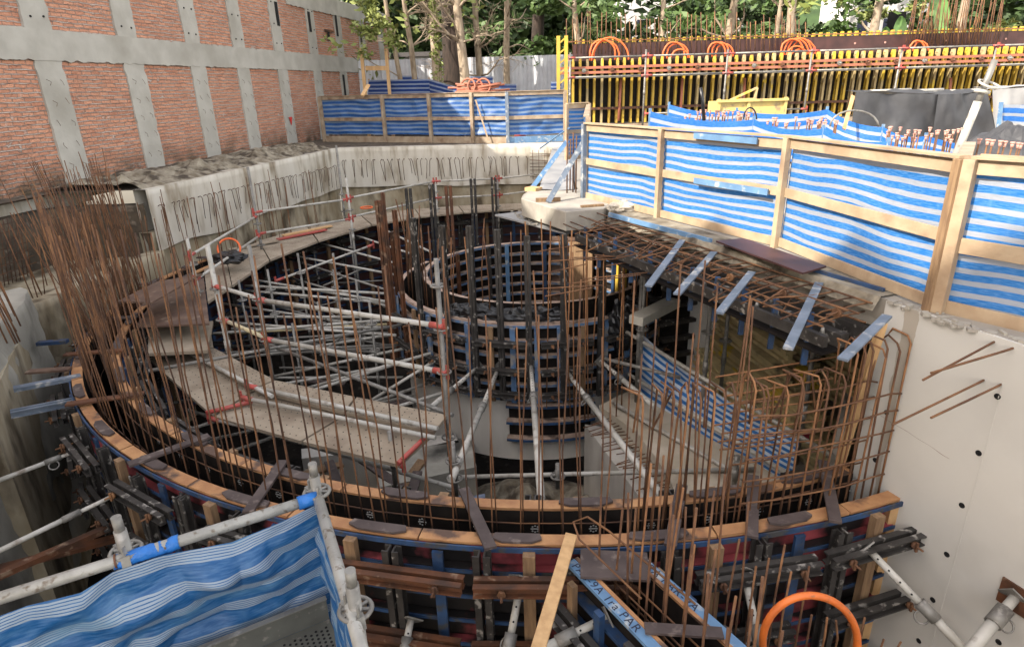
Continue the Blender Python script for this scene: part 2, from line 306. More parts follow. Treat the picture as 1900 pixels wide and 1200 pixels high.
def brick_mat():
    m = bpy.data.materials.new('rough_brick'); m.use_nodes = True; t = m.node_tree; N = t.nodes; L = t.links; b = N['Principled BSDF']; b.inputs['Roughness'].default_value = .92
    uv = N.new('ShaderNodeUVMap')
    nn = N.new('ShaderNodeTexNoise'); nn.inputs['Scale'].default_value = 5; nn.inputs['Detail'].default_value = 4; L.new(uv.outputs[0], nn.inputs[0])
    vs = N.new('ShaderNodeVectorMath'); vs.operation = 'SUBTRACT'; vs.inputs[1].default_value = (.5,.5,.5); L.new(nn.outputs[1], vs.inputs[0])
    sc = N.new('ShaderNodeVectorMath'); sc.operation = 'SCALE'; sc.inputs[3].default_value = .05; L.new(vs.outputs[0], sc.inputs[0])
    ad = N.new('ShaderNodeVectorMath'); L.new(uv.outputs[0], ad.inputs[0]); L.new(sc.outputs[0], ad.inputs[1])
    br = N.new('ShaderNodeTexBrick'); L.new(ad.outputs[0], br.inputs[0]); br.inputs['Scale'].default_value = 1
    br.inputs['Brick Width'].default_value = .27; br.inputs['Row Height'].default_value = .088; br.inputs['Mortar Size'].default_value = .011; br.inputs['Mortar Smooth'].default_value = .5
    br.inputs['Color1'].default_value = (.66,.32,.20,1); br.inputs['Color2'].default_value = (.47,.205,.125,1); br.inputs['Mortar'].default_value = (.36,.24,.19,1); br.inputs['Bias'].default_value = -.1
    def noi(s, d=6, st=None):
        src = uv.outputs[0]
        if st:
            mp = N.new('ShaderNodeMapping'); mp.inputs['Scale'].default_value = st; L.new(src, mp.inputs[0]); src = mp.outputs[0]
        n = N.new('ShaderNodeTexNoise'); n.inputs['Scale'].default_value = s; n.inputs['Detail'].default_value = d; L.new(src, n.inputs[0]); return n.outputs[0]
    def rng(f, a, c, d=0, e=1):
        r = N.new('ShaderNodeMapRange'); r.inputs[1].default_value = a; r.inputs[2].default_value = c; r.inputs[3].default_value = d; r.inputs[4].default_value = e; L.new(f, r.inputs[0]); return r.outputs[0]
    def mixc(f, a, c):
        x = N.new('ShaderNodeMix'); x.data_type = 'RGBA'; L.new(f, x.inputs[0])
        for k, q in ((6, a), (7, c)):
            if isinstance(q, tuple): x.inputs[k].default_value = (*q, 1)
            else: L.new(q, x.inputs[k])
        return x.outputs[2]
    def mul(a, c):
        n = N.new('ShaderNodeMath'); n.operation = 'MULTIPLY'; L.new(a, n.inputs[0]); L.new(c, n.inputs[1]); return n.outputs[0]
    # squeezed-out mortar: pale smears strung along the joints
    # joint mask from v only so the smears follow courses
    sp = N.new('ShaderNodeSeparateXYZ'); L.new(ad.outputs[0], sp.inputs[0])
    dv = N.new('ShaderNodeMath'); dv.operation = 'DIVIDE'; dv.inputs[1].default_value = .088; L.new(sp.outputs[1], dv.inputs[0])
    fr = N.new('ShaderNodeMath'); fr.operation = 'PINGPONG'; fr.inputs[1].default_value = .5; L.new(dv.outputs[0], fr.inputs[0])
    jm = rng(fr.outputs[0], .21, .07)
    smear = mul(jm, rng(noi(1, 6, (2.0, 7, 1)), .38, .52))
    blob = mul(rng(noi(1, 6, (5, 7, 1)), .60, .66), rng(noi(.7, 3), .45, .6))
    mx = N.new('ShaderNodeMath'); mx.operation = 'MAXIMUM'; L.new(smear, mx.inputs[0]); L.new(blob, mx.inputs[1])
    base = mixc(rng(noi(2.5), .45, .9), br.outputs[0], (.56,.29,.19))
    base = mixc(rng(noi(.5, 4), .5, .8), base, (.40,.20,.135))
    col = mixc(mx.outputs[0], base, (.66,.55,.48))
    # dirt climbing from the wall foot
    ft = mul(rng(sp.outputs[1], .75, .0), rng(noi(2, 5), .3, .6))
    col = mixc(ft, col, (.10,.075,.045))
    L.new(col, b.inputs['Base Color'])
    bp = N.new('ShaderNodeBump'); bp.inputs['Strength'].default_value = 1; bp.inputs['Distance'].default_value = .045
    a2 = N.new('ShaderNodeMath'); L.new(mx.outputs[0], a2.inputs[0]); L.new(rng(br.outputs[1], 0, 1, .8, 0), a2.inputs[1])
    a3 = N.new('ShaderNodeMath'); L.new(a2.outputs[0], a3.inputs[0]); L.new(noi(18, 3), a3.inputs[1])
    L.new(a3.outputs[0], bp.inputs['Height']); L.new(bp.outputs[0], b.inputs['Normal'])
    return m
M['brick'] = brick_mat()

def white_wall_mat():
    m = mat('cast_concrete', (.60,.58,.53), .7, (.54,.52,.475), 1.3, bump=.08, bscale=6, col3=(.48,.455,.40), s3=.8, m3=(.6,.8))
    t = m.node_tree; N = t.nodes; L = t.links; b = N['Principled BSDF']
    prev = b.inputs['Base Color'].links[0].from_socket
    uv = N.new('ShaderNodeUVMap'); sp = N.new('ShaderNodeSeparateXYZ'); L.new(uv.outputs[0], sp.inputs[0])
    nn = N.new('ShaderNodeTexNoise'); nn.inputs['Scale'].default_value = 2.2; nn.inputs['Detail'].default_value = 6; L.new(uv.outputs[0], nn.inputs[0])
    def mth(op, a, c=None):
        n = N.new('ShaderNodeMath'); n.operation = op
        for i, q in enumerate((a, c)):
            if q is None: continue
            if isinstance(q, (int, float)): n.inputs[i].default_value = q
            else: L.new(q, n.inputs[i])
        return n.outputs[0]
    # one damp run-off streak coming down from the slab edge
    cx = mth('ADD', mth('MULTIPLY', mth('SUBTRACT', nn.outputs[0], .5), .16), .24)
    d = mth('ABSOLUTE', mth('SUBTRACT', sp.outputs[0], cx))
    wdt = mth('ADD', mth('MULTIPLY', mth('ADD', sp.outputs[1], 2.3), .022), .012)
    msk = mth('LESS_THAN', d, wdt)
    msk = mth('MULTIPLY', msk, mth('LESS_THAN', mth('MULTIPLY', sp.outputs[1], -1), 2.1))
    x = N.new('ShaderNodeMix'); x.data_type = 'RGBA'; L.new(mth('MULTIPLY', msk, .75), x.inputs[0]); L.new(prev, x.inputs[6]); x.inputs[7].default_value = (.33,.28,.215,1)
    L.new(x.outputs[2], b.inputs['Base Color']); return m
M['cast'] = white_wall_mat()

# ------------------------------------------------------------------ generic builders
def sheet(name, a, b, c, d, m, parent=None, nu=40, nv=14, amp=.02, seed=0, sag=0, su=1.5, sv_=3.0, vflip=False, v0=0, hfold=0):
    """cloth between top-left a, top-right b, bottom-left c, bottom-right d; uv in metres"""
    a, b, c, d = map(Vector, (a, b, c, d)); W = ((b-a).length+(d-c).length)/2; H = ((c-a).length+(d-b).length)/2
    nrm = (b-a).cross(c-a).normalized(); mb = MB()
    for j in range(nv+1):
        for i in range(nu+1):
            s_ = i/nu; t_ = j/nv
            p = (a*(1-s_)+b*s_)*(1-t_)+(c*(1-s_)+d*s_)*t_
            q = V(s_*W*su, t_*H*sv_, seed*3.1)
            k = noise.noise(q)+.5*noise.noise(q*2.3)
            edge = min(1, 6*min(s_, 1-s_)+.25)
            p = p + nrm*amp*k*2*edge
            if hfold: p.z += hfold*noise.noise(V(s_*W*1.1, seed*2.0, t_*1.2))*min(1, 4*min(s_, 1-s_)+.1)
            if sag: p.z -= sag*4*s_*(1-s_)*(1-.3*t_)
            mb.v.append(p)
    for j in range(nv):
        for i in range(nu):
            k = j*(nu+1)+i; uv = [(x/nu*W, -y/nv*H+v0) for x, y in ((i, j), (i+1, j), (i+1, j+1), (i, j+1))]
            mb.face((k, k+1, k+nu+2, k+nu+1), uv, True)
    o = mb.build(name, m, parent)
    return o
def heap(name, c, rx, ry, h, m, seed, parent=None, n=18, rough=.35):
    mb = MB()
    for j in range(n+1):
        for i in range(n*2):
            a = 2*PI*i/(n*2); r = j/n
            q = V(math.cos(a)*r, math.sin(a)*r, seed)
            rr = 1+.25*noise.noise(V(math.cos(a)*1.5, math.sin(a)*1.5, seed+5))
            z = h*(1-r**2)*(1+rough*2*noise.noise(q*3))+.0*h+h*rough*.5*noise.noise(q*9)*(1-r)
            mb.v.append(V(c[0]+rx*r*rr*math.cos(a), c[1]+ry*r*rr*math.sin(a), c[2]+z))
    for j in range(n):
        for i in range(n*2):
            k = j*n*2+i; k2 = j*n*2+(i+1) % (n*2); mb.face((k, k+n*2, k2+n*2, k2), None, False)
    return mb.build(name, m, parent)
def crumple(name, c, rx, ry, rz, m, seed, parent=None):
    mb = MB(); n = 16
    for j in range(n+1):
        th = PI*j/n
        for i in range(n*2):
            a = PI*i/n; d = V(math.cos(a)*math.sin(th), math.sin(a)*math.sin(th), math.cos(th))
            k = 1+.35*noise.noise(d*2.2+V(seed, 0, 0))+.22*abs(noise.noise(d*6+V(0, seed, 0)))-.1
            mb.v.append(V(c[0]+rx*d.x*k, c[1]+ry*d.y*k, c[2]+rz*d.z*k))
    for j in range(n):
        for i in range(n*2):
            k = j*n*2+i; k2 = j*n*2+(i+1) % (n*2); mb.face((k, k+n*2, k2+n*2, k2), None, False)
    return mb.build(name, m, parent)
TR = .030
def ledger(p, q, label, m='tube', r=TR, ends=0, endmat='redend', group=None, name='scaffold_tube'):
    p = Vector(p); q = Vector(q); d = (q-p).normalized()
    if ends == 0:
        o = MB().tube([p, q], r, 9).build(name, M[m]); return tag(o, label, 'scaffold tube', group)
    t = thing(name, (p+q)/2, label, 'scaffold tube', group)
    pp_ = MB().tube([p, q], r, 9).build('pipe', M[m], t)
    for k, (e, s_) in enumerate(((p, 1), (q, -1))):
        if ends & (k+1):
            mb = MB(); mb.tube([e-d*s_*.05, e+d*s_*.16], r*1.22, 9); mb.bar(e-d*s_*.05+V(0,0,.10), e-d*s_*.05-V(0,0,.09), .02, .045, d)
            mb.build('wedge_head', M[endmat], pp_)
    return t
def rosette(p, t, axis=(0,0,1)):
    mb = MB(); a = Vector(axis).normalized(); mb.ring(p, .085, .012, a); e = a.orthogonal().normalized(); g = a.cross(e)
    for k in range(4):
        w_ = e*math.cos(k*PI/2+.4)+g*math.sin(k*PI/2+.4); mb.bar(Vector(p)+w_*.03, Vector(p)+w_*.085, .03, .012, a)
    return mb.build('rosette', M['galv'], t)
def standard(x, y, z0, z1, label, ros=(), m='galv', r=TR, top=(0, 0), group=None):
    t = thing('scaffold_post', (x, y, z0), label, 'scaffold post', group)
    p = V(x, y, z0); q = V(x+top[0], y+top[1], z1)
    mb = MB(); mb.tube([p, q], r, 10); pp_ = mb.build('pipe', M[m], t)
    mb = MB(); mb.tube([p.lerp(q, .5)-V(0,0,.08), p.lerp(q, .5)+V(0,0,.08)], r*1.25, 10); mb.build('collar', M[m], t)
    for z in ros:
        k = (z-z0)/(z1-z0); rosette(p.lerp(q, k), pp_, q-p)
    return t
def clamp(p, t, axis):
    mb = MB(); mb.tube([Vector(p)-Vector(axis)*.03, Vector(p)+Vector(axis)*.03], TR*1.5, 8); mb.tube([Vector(p)+V(0,0,.03), Vector(p)+V(.05,0,.1)], .01, 6); mb.build('clamp', M['rust'], t)
def prop(p, q, label, m='tube', plate=True, holes=True, hook=None, group=None, r=.033):
    """adjustable push-pull prop: outer tube, thinner inner tube, collar, wire handle, end plate"""
    p = Vector(p); q = Vector(q); d = (q-p); L_ = d.length; d.normalize()
    t = thing('adjustable_prop', p, label, 'prop', group)
    k = .55 if hook is None else hook
    MB().tube([p, p+d*L_*k], r*.82, 10).build('inner_tube', M[m], t)
    MB().tube([p+d*L_*k, q], r, 10).build('outer_tube', M[m], t)
    co = MB().tube([p+d*(L_*k-.09), p+d*(L_*k+.07)], r*1.35, 10).build('collar', M['galv'], t)
    c = p+d*(L_*k); e = d.orthogonal().normalized()
    MB().ring(c+e*.07, .05, .008, d.cross(e)).build('handle', M['galv'], co)
    if plate:
        e2 = d.cross(e); mb = MB(); mb.frame_box(p-e*.08-e2*.08-d*.012, e*.16, e2*.16, d*.012); mb.build('end_plate', M['galv'], t)
    if holes:
        mb = MB(); n = int(L_*k/.11)
        cd_ = (V(0, 0, CZ)-p); cd_ = (cd_-d*cd_.dot(d)).normalized()
        for i in range(1, n):
            c = p+d*i*.11+cd_*(r*.82+.0005); mb.tube([c-cd_*.004, c+cd_*.002], .0085, 8)
        if mb.v: mb.build('pin_holes', M['black'], t)
    return t
# ================================================================== THE SETTING
PF = -5.3
hole = [(-10.5,6.0),(-9.9,-4),(13,-4),(13.2,20.6),(1.95,21.4),(-5.74,22.0),(-7.52,13.24),(-9.35,13.2)]
mb = MB(); c0 = V(0,10,0); n = len(hole)
inn = [V(x,y,-.006) for x,y in hole]; out = [c0+(V(x,y,-.006)-c0).normalized()*420+V(0,0,0) for x,y in hole]
for o in out: o.z = -.006
for i in range(n): mb.quad(inn[i], inn[(i+1)%n], out[(i+1)%n], out[i])
tag(mb.build('ground', M['soil'], origin=(0,0,0)), kind='structure')
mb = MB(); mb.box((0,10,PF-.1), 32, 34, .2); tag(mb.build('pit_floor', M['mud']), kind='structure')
# deck slab on the right, over the deep part of the pit
def prism(pts, z0, z1, name, m, parent=None, bevel=0):
    mb = MB(); n = len(pts)
    a = sum(pts[i][0]*pts[(i+1)%n][1]-pts[(i+1)%n][0]*pts[i][1] for i in range(n))
    if a < 0: pts = pts[::-1]
    mb.v = [V(x,y,z0) for x,y in pts]+[V(x,y,z1) for x,y in pts]
    mb.face(range(n, 2*n)); mb.face(reversed(range(n)))
    for i in range(n): mb.face((i, (i+1)%n, n+(i+1)%n, n+i))
    return mb.build(name, m, parent, bevel=bevel)
wdir = V(.357,-.934,0); wc = V(3.2,5.05,0)
far_w = wc+wdir*6
deck = [(1.95,21.38),(13.3,20.6),(13.3,-1),(far_w.x+.01,far_w.y),(3.22,5.08),(1.62,9.25),(1.25,10.7),(1.38,14.5)]
tag(prism(deck, -.27, 0, 'deck_slab', M['deck']), kind='structure')
# pit walls : smooth band above, rough below
def wallstrip(name, pts, z0, z1, m, label=None, cat='retaining wall', n=26, amp=.04, thick=.3, ragged=0, seed=0):
    """vertical concrete face with real relief, following plan points; closed at the back"""
    mb = MB(); L = [0]
    for a, b in zip(pts, pts[1:]): L.append(L[-1]+math.hypot(b[0]-a[0], b[1]-a[1]))
    nu = max(6, int(L[-1]/.22)); nv = max(4, int(abs(z1-z0)/.14)); rows = []
    for i in range(nu+1):
        s = L[-1]*i/nu; k = 0
        while k < len(L)-2 and s > L[k+1]: k += 1
        f_ = (s-L[k])/(L[k+1]-L[k]); a = V(pts[k][0],pts[k][1],0); b = V(pts[k+1][0],pts[k+1][1],0)
        p = a.lerp(b, f_); d = (b-a).normalized(); nn = V(d.y,-d.x,0)
        for j in range(nv+1):
            t = j/nv; zb = z0+(ragged*noise.noise(V(s*.6, seed, 0)) if ragged else 0); z = z1+(zb-z1)*t
            q = V(s*1.4, z*1.4, seed); am = amp*(noise.noise(q)+.5*noise.noise(q*3.1))
            mb.v.append(V(p.x,p.y,z)+nn*am)
    for i in range(nu):
        for j in range(nv):
            k = i*(nv+1)+j; mb.face((k, k+1, k+nv+2, k+nv+1), None, True)
    # back and top
    nf = len(mb.v)
    for i in range(nu+1):
        k = i*(nv+1); a = mb.v[k]; b = mb.v[min(i+1,nu)*(nv+1)]; a0 = mb.v[max(i-1,0)*(nv+1)]; d = (b-a0).normalized(); nn = V(d.y,-d.x,0)
        mb.v.append(V(a.x,a.y,z1)-nn*thick); mb.v.append(V(a.x,a.y,z0)-nn*thick)
    for i in range(nu):
        mb.face((i*(nv+1), (i+1)*(nv+1), nf+2*i+2, nf+2*i)); mb.face((nf+2*i, nf+2*i+2, nf+2*i+3, nf+2*i+1))
    o = mb.build(name, m)
    return tag(o, label, cat) if label else o
LW = [(-7.52,13.24),(-5.74,22.0)]; FW = [(-5.74,22.0),(1.95,21.4)]
wallstrip('retaining_wall', LW, -1.32, 0, M['pit_white'], 'upper band of streaky pale pit wall under the brick facade, hung with bent bars', amp=.012, ragged=.12, seed=1)
wallstrip('retaining_wall', FW, -1.30, 0, M['pit_white'], 'upper band of pale pit wall below the far striped fence', amp=.01, ragged=.08, seed=2)
def off(pts, d): return [(x+(d if i >= 0 else 0), y) for i, (x, y) in enumerate(pts)]
wallstrip('retaining_wall', [(-7.62,13.2),(-5.86,22.1)], -4.8, -.9, M['pit_rough'], 'rough yellow-brown lower pit wall beneath the streaky left band', amp=.1, seed=3)
wallstrip('retaining_wall', [(-5.8,22.12),(1.95,21.52)], -4.8, -.9, M['pit_rough'], 'rough yellow-brown lower pit wall at the far end of the pit', amp=.1, seed=4)
wallstrip('retaining_wall', [(1.9,21.4),(1.38,14.6)], -1.6, -.275, M['pit_rough'], 'short beige wall under the deck edge at the far right of the pit', amp=.05, seed=5)
# niche dug under the brick facade
wallstrip('earth_face', [(-10.3,8.6),(-9.45,13.1),(-7.7,13.35)], -1.5, -.32, M['soil'], 'dark dug-out earth face under the brick facade behind the tall rebars', 'earth bank', amp=.12, seed=6)
wallstrip('footing_strip', [(-10.9,7.0),(-9.52,14.6)], -.5, -.004, M['pit_white'], 'pale footing strip showing under the nearest brick panel', 'footing', amp=.03, ragged=.25, seed=7, thick=.2)
shelf = [(-7.55,13.3),(-7.75,9.75),(-7.65,9.55),(-6.75,7.8),(-5.9,6.3),(-6.2,6.0),(-11.5,6.0),(-11.5,13.3)]
tag(prism(shelf, PF, -1.42, 'terrain_bench', M['pit_rough']), kind='structure')
wallstrip('retaining_wall', [(-7.72,9.6),(-7.45,13.3)], -4.8, -1.3, M['pit_rough'], 'cream lower pit wall behind the dense rebar cluster', amp=.08, seed=8, ragged=0)
wallstrip('retaining_wall', [(-5.0,3.2),(-5.75,5.7),(-6.75,7.75),(-7.55,9.55),(-7.85,9.75)], -4.8, -1.0, M['pit_grey'], 'grey weathered concrete wall face at the left edge of the pit', amp=.09, seed=9, thick=.5)
# continuation of the ring wall hidden under the deck
mb = MB(); mb.arc_box(7.42, 7.8, -69, 45, PF, -.3); tag(mb.build('ring_wall', M['pit_grey']), 'curved concrete wall running on under the deck slab', 'retaining wall')
# cast white wall (radial end of the deck)
t = thing('cast_wall', wc+V(0,0,PF), 'smooth pale cast concrete wall with tie holes and a damp streak at the right', 'wall')
mb = MB(); nrm = V(-.934,-.357,0)
L_ = 6.0; zt = -.275
a = V(wc.x,wc.y,0)
def wp(s, z, o=0): return wc+wdir*s+nrm*o+V(0,0,z)
mb.quad(wp(0,PF), wp(L_,PF), wp(L_,-.004), wp(0,-.004), [(0,PF),(L_,PF),(L_,0),(0,0)])
mb.quad(wp(0,PF,-.5), wp(0,PF), wp(0,-.004), wp(0,-.004,-.5), [(-.5,PF),(0,PF),(0,0),(-.5,0)])
mb.quad(wp(L_,PF,-.5), wp(0,PF,-.5), wp(0,-.004,-.5), wp(L_,-.004,-.5))
mb.quad(wp(0,-.004), wp(L_,-.004), wp(L_,-.004,-.5), wp(0,-.004,-.5), [(0,0),(L_,0),(L_,.4),(0,.4)])
mb.build('wall_face', M['cast'], t)
def onwall(px, py):     # hit the white wall plane
    d = ray(px, py); o = V(0,0,CZ); k = (wc-o).dot(nrm)/d.dot(nrm); return o+d*k
for px, py in ((1851,735),(1816,840),(1785,937),(1757,1028),(1731,1112),(1705,1188),(1853,1190),(1645,765),(1624,853)):
    p = onwall(px, py); mb = MB(); mb.ring(p+nrm*.002, .019, .005, nrm, 12); mb.disc(p+nrm*.001, .018, .004, nrm); mb.build('tie_hole', M['black'], t)
for z, s0_, s1_ in ((-1.02,.05,.8),):
    mb = MB(); n = 30
    for i in range(n+1):
        s_ = s0_+(s1_-s0_)*i/n; zz = z-.10*(s_-s0_)+.012*noise.noise(V(s_*6,z,0)); th_ = .0012+.0015*noise.noise(V(s_*9,z,3)); mb.v += [wp(s_,zz-th_,.0015), wp(s_,zz+th_,.0015)]
    for i in range(n): mb.face((2*i,2*i+2,2*i+3,2*i+1))
    mb.build('hairline_crack', M['rust_dark'], t)
mb = MB(); mb.frame_box(wp(1.02,-4.5,.0), wdir*.012, nrm*.003, V(0,0,4.2)); mb.build('pour_seam', M['cast'], t)
# pour edge lip: rough concrete crumbs along the top of the wall
mb = MB()
for k in range(70):
    s = random.uniform(0, 1.4); q = wp(s, -.01+random.uniform(-.02,.02), random.uniform(-.1,.015)); mb.box(q, random.uniform(.02,.09), random.uniform(.02,.07), random.uniform(.01,.035), random.uniform(0,3))
mb.build('mortar_crumbs', M['pad'], t)

# ------------------------------------------------------------------ brick facade
W0 = V(-9.57,14.18,0); WD = V(.1688,.9857,0).normalized(); WN = V(WD.y,-WD.x,0)
def bw(s, z, o=0): return W0+WD*s+WN*o+V(0,0,z)
bt = thing('brick_building', bw(6,0), 'long rough brick facade in a grey concrete frame along the left of the pit', 'building')
def hgt(s):   # roof height along the wall: taller unseen near blocks are added to cast shade
    return 5.3
mb = MB()
def rough_brick(s0, s1, z0, z1):
    pass
nu, nv = 120, 26; s0, s1 = -12.0, 21.5
for j in range(nv+1):
    for i in range(nu+1):
        s = s0+(s1-s0)*i/nu; z = -.1+7.3*j/nv; q = V(s*1.1, z*1.1, 3); mb.v.append(bw(s, z, .035*noise.noise(q)))
for j in range(nv):
    for i in range(nu):
        k = j*(nu+1)+i; u0 = s0+(s1-s0)*i/nu; u1 = s0+(s1-s0)*(i+1)/nu; v0 = -.1+7.3*j/nv; v1 = -.1+7.3*(j+1)/nv
        zc = (v0+v1)/2
        if (u0 > 11.0 and v1 > 5.35): continue
        mb.face((k, k+1, k+nu+2, k+nu+1), [(u0,v0),(u1,v0),(u1,v1),(u0,v1)], True)
mb.build('brick_wall', M['brick'], bt)
mb = MB()
for sa, sb, hh in ((-44,-20,15.5),(-19.99,-18,14.4),(-17.99,-15.3,13.2),(-15.29,-12.9,11.9),(-12.89,-10,10.2),(-9.99,1,8.9),(1.01,11,7.4),(11.02,21.52,5.3)):  # stepped roof heights out of view are invented to shade the pit
    mb.frame_box(bw(sa,-.3,-14), WD*(sb-sa), WN*13.9, V(0,0,hh+.3))
mb.build('building_shade_mass', M['frame_concrete'], bt)
mb = MB(); mb.frame_box(bw(-44,-.3,-.1), WD*31.9, WN*.1, V(0,0,8.8)); mb.build('upper_facade', M['frame_concrete'], bt)
def jag_strip(name, s_a, z_a, s_b, z_b, w_, proud, seed, vertical=True, jag=.03):
    """concrete post or beam with uneven poured edges"""
    mb = MB(); n = max(8, int((abs(z_b-z_a)+abs(s_b-s_a))/.07))
    for i in range(n+1):
        k = i/n; s = s_a+(s_b-s_a)*k; z = z_a+(z_b-z_a)*k
        j1 = jag*noise.noise(V(k*n*.4, seed, 0))*1.5; j2 = jag*noise.noise(V(k*n*.4, seed, 9))*1.5
        pr_ = proud+.012*noise.noise(V(k*n*.15, seed, 4))
        for side, jj in ((-1, j1), (1, j2)):
            for o in (-.05, pr_):
                mb.v.append(bw(s+side*(w_/2+jj), z, o) if vertical else bw(s, z+side*(w_/2+jj), o))
    for i in range(n):
        a = i*4; b = a+4
        mb.face((a+1,a+3,b+3,b+1)); mb.face((a,a+1,b+1,b)); mb.face((a+3,a+2,b+2,b+3))
    mb.face((0,2,3,1)); e = n*4; mb.face((e,e+1,e+3,e+2))
    return mb.build(name, M['frame_concrete'], bt)
cs = [-7.6,-5.0,-2.5,.12,2.63,5.17,7.48,10.0,12.75,15.3,17.9,20.4]
for i, s in enumerate(cs):
    lean = 0
    ps = jag_strip('column', s, -.15, s, 2.62, .68, .045, i*7)
    jag_strip('column', s-.02, 3.12, s-.03, 7.4 if s < 11 else 4.8, .66, .045, i*7+3)
jag_strip('beam', -12, 2.86, 21.5, 2.86, .60, .052, 91, False, .03)
jag_strip('roof_band', 11.0, 5.05, 21.5, 5.05, .62, .055, 92, False, .03)
jag_strip('beam', -12, 6.1, 10.98, 6.1, .60, .052, 93, False, .03)
# form-tie holes and wires in the frame
for i, s in enumerate(cs[2:9]):
    mb = MB()
    for z in (3.4,4.05,4.7):
        for ds in (-.16,.16): MB().disc(bw(s+ds, z+random.uniform(-.03,.03), .056), .022 if z > 3 else .014, .02, WN, 8).build('tie_hole', M['black'], bt)
    for z in (.5,.95,1.4,1.8,2.2):
        for ds in (-.18,.17):
            p = bw(s+ds+random.uniform(-.02,.02), z+random.uniform(-.03,.03), .05); mb = MB(); mb.tube([p, p+WN*.05+V(0,0,-.05)+WD*random.uniform(-.06,.06), p+WN*.06+V(0,0,-.12)], .004, 4).build('tie_wire', M['rust_dark'], bt)
for s, z, h in ((10.15,4.35,.75),(12.6,4.3,.7),(14.2,3.9,.35),(15.1,4.35,.8),(17.7,4.2,.7),(15.2,2.0,.9),(17.8,2.6,.7)):
    mb = MB(); mb.frame_box(bw(s-.09, z-h/2, .05), WD*.18, WN*.015, V(0,0,h)); mb.build('slot', M['black'], bt)
mb = MB(); a = bw(13.9,4.1,.05); mb.bar(a, a+WD*.8, .05, .08); mb.build('slot', M['rust_dark'], bt)
# red painted triangle
mb = MB(); pz = ztop(bw(10.0,0), 225)
mb.poly([bw(9.88,pz+.14,.07), bw(10.14,pz+.14,.07), bw(10.01,pz-.17,.07)]); mb.build('red_mark', M['paint_red'], bt)
# rubble ledge
mb = MB(); nu, nv = 170, 12
LE0, LE1 = V(-7.62,13.3,0), V(-5.85,22.0,0)
for i in range(nu+1):
    k = i/nu; edge = LE0.lerp(LE1, k); back = bw(-.9+9.9*k*.98, 0, .02)
    for j in range(nv+1):
        t_ = j/nv; p = back.lerp(edge, t_); prof = .16*math.sin(PI*min(1,t_*1.02))**.7
        q = V(p.x*1.6, p.y*1.6, 0); am = noise.noise(q)+.7*noise.noise(q*2.7)+.45*noise.noise(q*6)
        mb.v.append(V(p.x,p.y,max(-.02,.05*(1-t_)+prof*(.75+.9*am)+(.08 if t_>.6 and t_<.95 else 0)*am)))
for i in range(nu):
    for j in range(nv):
        k = i*(nv+1)+j; mb.face((k, k+1, k+nv+2, k+nv+1), None, False)
tag(mb.build('rubble_ledge', M['rubble']), 'lumpy rubble and spilled concrete along the foot of the brick facade', 'rubble')

# ------------------------------------------------------------------ background wood, houses, sheet fence
def leaf_cloud(mb, c, r, n, size, seed, flat=.8):
    rnd = random.Random(seed)
    for _ in range(n):
        while True:
            d = V(rnd.uniform(-1,1), rnd.uniform(-1,1), rnd.uniform(-1,1))
            if .15 < d.length < 1: break
        k = .75+.6*noise.noise(d*2+V(seed,0,0)); p = c+V(d.x*r[0], d.y*r[1], d.z*r[2])*k
        a = V(rnd.gauss(0,1), rnd.gauss(0,1), rnd.gauss(0,.6)).normalized(); b = a.cross(V(rnd.gauss(0,1),rnd.gauss(0,1),rnd.gauss(0,1))).normalized()
        s = size*rnd.uniform(.5,1.3); n0 = len(mb.v)
        mb.v += [p-a*s, p+b*s*.45, p+a*s, p-b*s*.45]; mb.face((n0,n0+1,n0+2,n0+3))
def tree(x, y, h, r0, label, bark='bark', leaf='leaf_mid', crowns=(), limbs=8, lean=0, size=.16, seed=0, n=900, group=None, name='tree', z0=0, bare=False, wob=.25, kind=None):
    rnd = random.Random(seed); t = thing(name, (x,y,z0), label, 'tree', group)
    pts = []; 
    for i in range(9):
        k = i/8; pts.append(V(x+lean*k*h+wob*noise.noise(V(k*2.5,seed,0))*1.6*k**.5, y+wob*noise.noise(V(k*2.5,seed,5)), z0+h*k))
    mb = MB(); mb.tube(pts, r0*1.15, 9, r2=r0*.45)
    mb.build('trunk', M[bark], t)
    mb = MB(); tips = []
    for i in range(limbs):
        k = rnd.uniform(.3,.95); b = pts[int(k*8)]; a = rnd.uniform(0, 2*PI); L = h*rnd.uniform(.14,.3); p = b; d = V(math.cos(a), math.sin(a), rnd.uniform(.1,.9)).normalized(); br = [p]
        for j in range(5):
            d = (d+V(rnd.gauss(0,.22),rnd.gauss(0,.22),rnd.gauss(0,.2))).normalized(); p = p+d*L/5; br.append(p)
            if bare and j > 0:
                for _ in range(3):
                    d2 = (d+V(rnd.gauss(0,.7),rnd.gauss(0,.7),rnd.gauss(0,.5))).normalized(); e = p+d2*L*rnd.uniform(.2,.45); mid = p.lerp(e,.5)+V(0,0,.04)
                    mb.tube([p, mid, e], r0*.07, 4, r2=r0*.02)
                    for _ in range(2):
                        d3 = (d2+V(rnd.gauss(0,.8),rnd.gauss(0,.8),rnd.gauss(0,.6))).normalized(); mb.tube([mid, mid+d3*L*.22], r0*.03, 4)
        mb.tube(br, r0*.3, 6, r2=r0*.08); tips.append(p)
    mb.build('limbs', M[bark], t)
    if crowns is not None:
        mb = MB()
        for q in tips: leaf_cloud(mb, q, (h*.13,h*.13,h*.09), int(n/12), size, rnd.random()*99)
        for (dx, dz, rr) in crowns: leaf_cloud(mb, V(x+dx,y,z0+dz), (rr,rr*.8,rr*.7), n//max(1,len(crowns)), size, rnd.random()*99)
        if mb.f: mb.build('crown', M[leaf], t)
    return t
def at(px, Y, z=0):    # ground spot under photo column px at distance Y
    p = PY(px, 150, Y); return p.x
